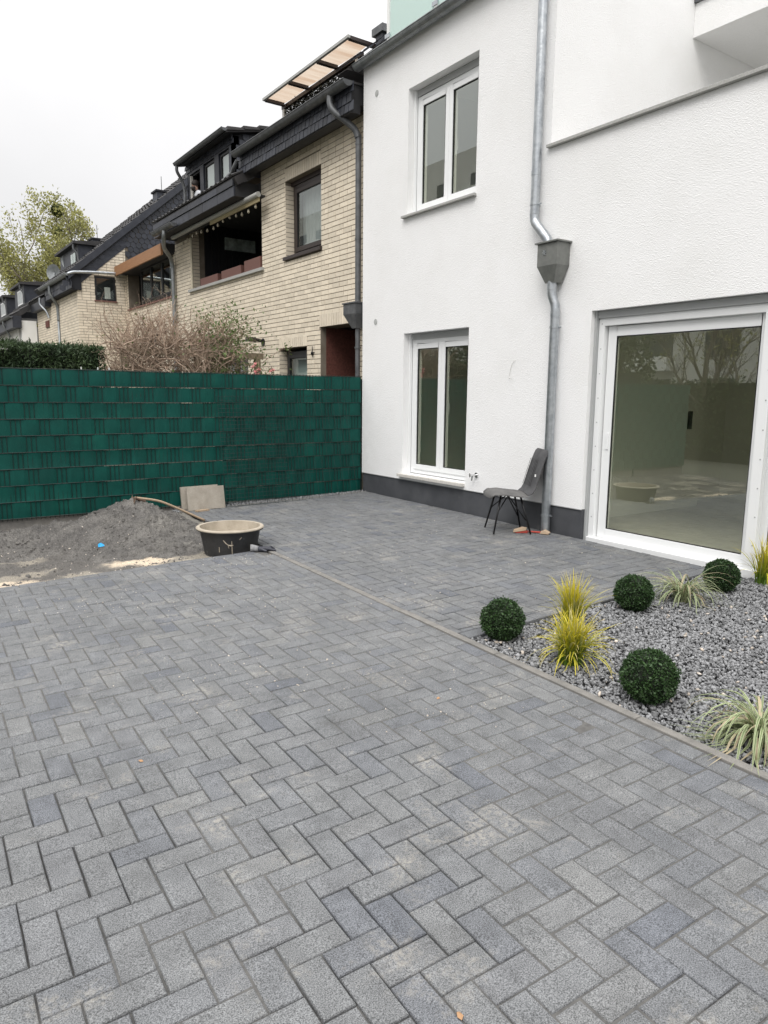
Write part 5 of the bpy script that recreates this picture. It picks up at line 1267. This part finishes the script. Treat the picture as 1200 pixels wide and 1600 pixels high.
# a clod of sand lies on the blade, so only its tip shows
# slabs
for k, (x0, y0, lab) in enumerate(((3.055, 8.66, 'front one of two beige stone slabs leaning on the green fence'), (3.005, 8.735, 'rear one of two beige stone slabs leaning on the green fence, showing at the left'))):
    m = MB(); m.box((0, 0, 0), (.475, .042, .285)); o = m.build('stone_slab', M_['slab'], None, bevel=.004); o.location = (x0, y0-.02, gz(x0, y0)+.003+(.008 if k else 0)); o.rotation_euler = (R(-9), -.02, -.05)
    tag(o, lab, 'slab', 'stone slabs leaning on the fence')
m = MB(); m.box((0, 0, 0), (.17, .06, .02)); o = m.build('wood_scrap', M_['wood'], None); o.location = (3.12, 8.52, gz(3.1, 8.5)); o.rotation_euler = (0, 0, .15); tag(o, 'flat pale scrap lying in front of the stone slabs', 'scrap')
# blue scrap
m = MB(); m.raw([(0, 0, 0), (.07, .01, .004), (.085, .05, .016), (.05, .07, .034), (.01, .055, .02), (.03, .03, .03)], [(0,1,5),(1,2,5),(2,3,5),(3,4,5),(4,0,5),(0,4,3,2,1)]); o = m.build('plastic_scrap', M_['blue']); o.location = (1.66, 7.29, zt(1.69, 7.31)+.004); tag(o, 'small bright blue plastic scrap on the soil', 'scrap')
# chair
chx, chy = 5.37, 5.46
chair = thing('chair', 'grey upholstered chair with thin black metal legs beside the downpipe', 'chair', (chx, chy, gz(chx, chy)+.002), R(60))
def shell(pr, w0, th, name, mt, u0=0, crown=.012):
    """profile pr: list of (y, z, halfwidth)"""
    m = MB(); nW = 9; vs = []; n = len(pr)
    for side in (1, -1):
        for i, (y, z, hw) in enumerate(pr):
            a = Vector(pr[max(i-1, 0)][:2]); b = Vector(pr[min(i+1, n-1)][:2]); d = (b-a).normalized(); nn = Vector((-d.y, d.x))
            for j in range(nW):
                u = (j/(nW-1))*2-1; tt = th*(1-.75*abs(u)**4)*(1 if 0 < i < n-1 else .35); cup = .022*u*u
                vs.append((u*hw, y+nn.x*(side*tt+cup), z+nn.y*(side*tt+cup)))
    N_ = n*nW
    fs = []
    for i in range(n-1):
        for j in range(nW-1):
            q = (i*nW+j, i*nW+j+1, (i+1)*nW+j+1, (i+1)*nW+j); fs.append(q); fs.append(tuple(N_+k for k in reversed(q)))
        fs.append((i*nW, (i+1)*nW, (i+1)*nW+N_, i*nW+N_)); fs.append((i*nW+nW-1, i*nW+nW-1+N_, (i+1)*nW+nW-1+N_, (i+1)*nW+nW-1))
    for j in range(nW-1):
        fs.append((j, j+N_, j+1+N_, j+1)); k = (n-1)*nW+j; fs.append((k, k+1, k+1+N_, k+N_))
    m.raw(vs, fs); return m.build(name, mt, chair, smooth=True, auto=R(55))
seat = [(.235, .375, .175), (.225, .405, .20), (.19, .432, .215), (.10, .437, .222), (0, .425, .225), (-.10, .415, .222), (-.16, .418, .215)]
back = [(-.150, .425, .212), (-.190, .445, .222), (-.214, .49, .220), (-.236, .57, .216), (-.262, .66, .214), (-.292, .76, .212), (-.325, .85, .204), (-.333, .875, .188)]
shell([(y, z, w_) for y, z, w_ in seat], 0, .020, 'seat', M_['seatfab'])
shell([(y, z, w_) for y, z, w_ in back], 0, .020, 'backrest', M_['fabric'])
for k in range(-3, 4):      # stitched channels on the backrest
    m = MB(); m.tube([(k*.045, back[i][0]+.019, back[i][1]+.006) for i in range(2, 6)], .0022, 4); m.build('seam', M_['rubber'], chair)
m = MB(); m.box((-.205, -.235, .60), (-.198, -.222, .625)); m.build('tag', M_['white'], chair)
top = {(-1, 1): (-.12, .10), (1, 1): (.12, .10), (-1, -1): (-.12, -.10), (1, -1): (.12, -.10)}
for sx, sy in top:
    m = MB(); tx_, ty_ = top[sx, sy]; fy = .185 if sy > 0 else -.205; m.tube([(tx_, ty_, .405), (sx*.205, fy, .004)], [.011, .009], 8); m.build('leg', M_['blackmetal'], chair, smooth=True)
    m = MB(); m.tube([(tx_*.2, 0, .385), (sx*.165, fy*.78, .14 if sy < 0 else .22)], .006, 6); m.build('brace', M_['blackmetal'], chair, smooth=True)
m = MB(); m.box((-.13, -.12, .395), (.13, .12, .403)); m.build('seat_plate', M_['blackmetal'], chair)
# brushes on the ground
b1 = thing('hand_brush', 'red and beige brush lying under the chair', 'brush', (5.455, 5.29, gz(5.45, 5.3)), R(-40))
m = MB(); m.box((-.09, -.022, .0), (.04, .022, .028)); m.build('grip', M_['red'], b1, bevel=.006); m = MB(); m.prism([(-.11, -.028, .006), (.02, -.028, .03), (.03, -.028, .058), (-.02, -.028, .062), (-.1, -.028, .035)], (0, .05, 0)); m.build('bristles', M_['bristle'], b1, bevel=.004)
b2 = thing('hand_brush', 'thin red handled brush with pale head against the foot of the downpipe', 'brush', (5.57, 5.135, gz(5.6, 5.2)), R(-62))
m = MB(); m.tube([(-.15, 0, .012), (-.02, 0, .014)], .009, 8); m.build('grip', M_['red'], b2); m = MB(); m.prism([(-.02, -.03, .003), (.07, -.03, .003), (.08, -.03, .02), (.03, -.03, .045), (-.01, -.03, .03)], (0, .06, 0)); m.build('bristles', M_['bristle'], b2, bevel=.004)
# dry leaves
for (x, y, a, lab) in ((2.211, 2.686, .3, 'curled dry leaf on the paving left of the near box ball'), (1.087, 1.205, 1.2, 'dry orange leaf crumb at the bottom edge of the paving'), (.794, 2.942, 2.2, 'tiny dry leaf on the paving at the left')):
    m = MB(); s = .014; m.raw([(-s, 0, .002), (-s*.2, -s*.6, .004), (s*.9, -s*.2, .002), (s*.5, s*.5, .008), (-s*.3, s*.6, .003), (0, 0, .009)], [(0,1,5),(1,2,5),(2,3,5),(3,4,5),(4,0,5)])
    o = m.build('dry_leaf', M_['dryleaf'], None, fixn=False); o.location = (x, y, gz(x, y)+.001); o.rotation_euler = (0, 0, a); tag(o, lab, 'leaf', 'dry leaves on the paving')

# ------------------------------------------------------------------ what the glass reflects: garden edge and flats across the way
random.seed(9)
gh = thing('garden_hedge', 'tall dark garden hedge across the yard, seen in the window reflections', 'hedge')
m = MB(); m.box((-9.2, -6, -.3), (-8.4, 30, 2.0)); m.build('hedge_core', M_['hedgecore'], gh)
def gf():
    y = random.uniform(-4, 28); return Vector((-8.36+.15*noise.noise(Vector((y, 1, 2)))+random.gauss(0, .05), y, random.uniform(.0, 2.15))), Vector((.5, 0, .5))
leafcloud(14000, gf, .05, .10, .4).build('foliage', M_['hedge'], gh, kind='stuff', fixn=False)
t2 = thing('garden_tree', 'bare branched tree across the yard, seen in the window reflections', 'tree')
tree(t2, (-9, 12.5, -.3), 7.5, .5, M_['leafspring'], 2500, .06, 3, 33)
for (x_, y_, h_, sd_, lab) in ((-12, 20, 5.5, 51, 'dense green tree across the yard, the nearer of two in the reflections'), (-14, 27, 6.5, 52, 'dense green tree across the yard, the farther of two in the reflections')):
    t3 = thing('garden_tree', lab, 'tree'); tree(t3, (x_, y_, -.3), h_, .6, M_['hedge'], 7000, .13, 3, sd_)
fl = thing('apartment_block', 'pale block of flats across the yard, seen in the window reflections', 'building')
m = MB(); m.box((-42, 13, -1), (-30, 95, 21.5)); m.build('wall', M_['flatwall'], fl)
for i in range(18):
    for j in range(7):
        m = MB(); m.box((-29.99, 15+i*4.4, 1.2+j*2.8), (-29.95, 17.2+i*4.4, 2.7+j*2.8)); m.build('window', M_['flatwin'], fl)
        if i % 2: m = MB(); m.box((-29.98, 14.6+i*4.4, .4+j*2.8), (-28.8, 17.6+i*4.4, 1.3+j*2.8)); m.build('balcony', M_['white'], fl)
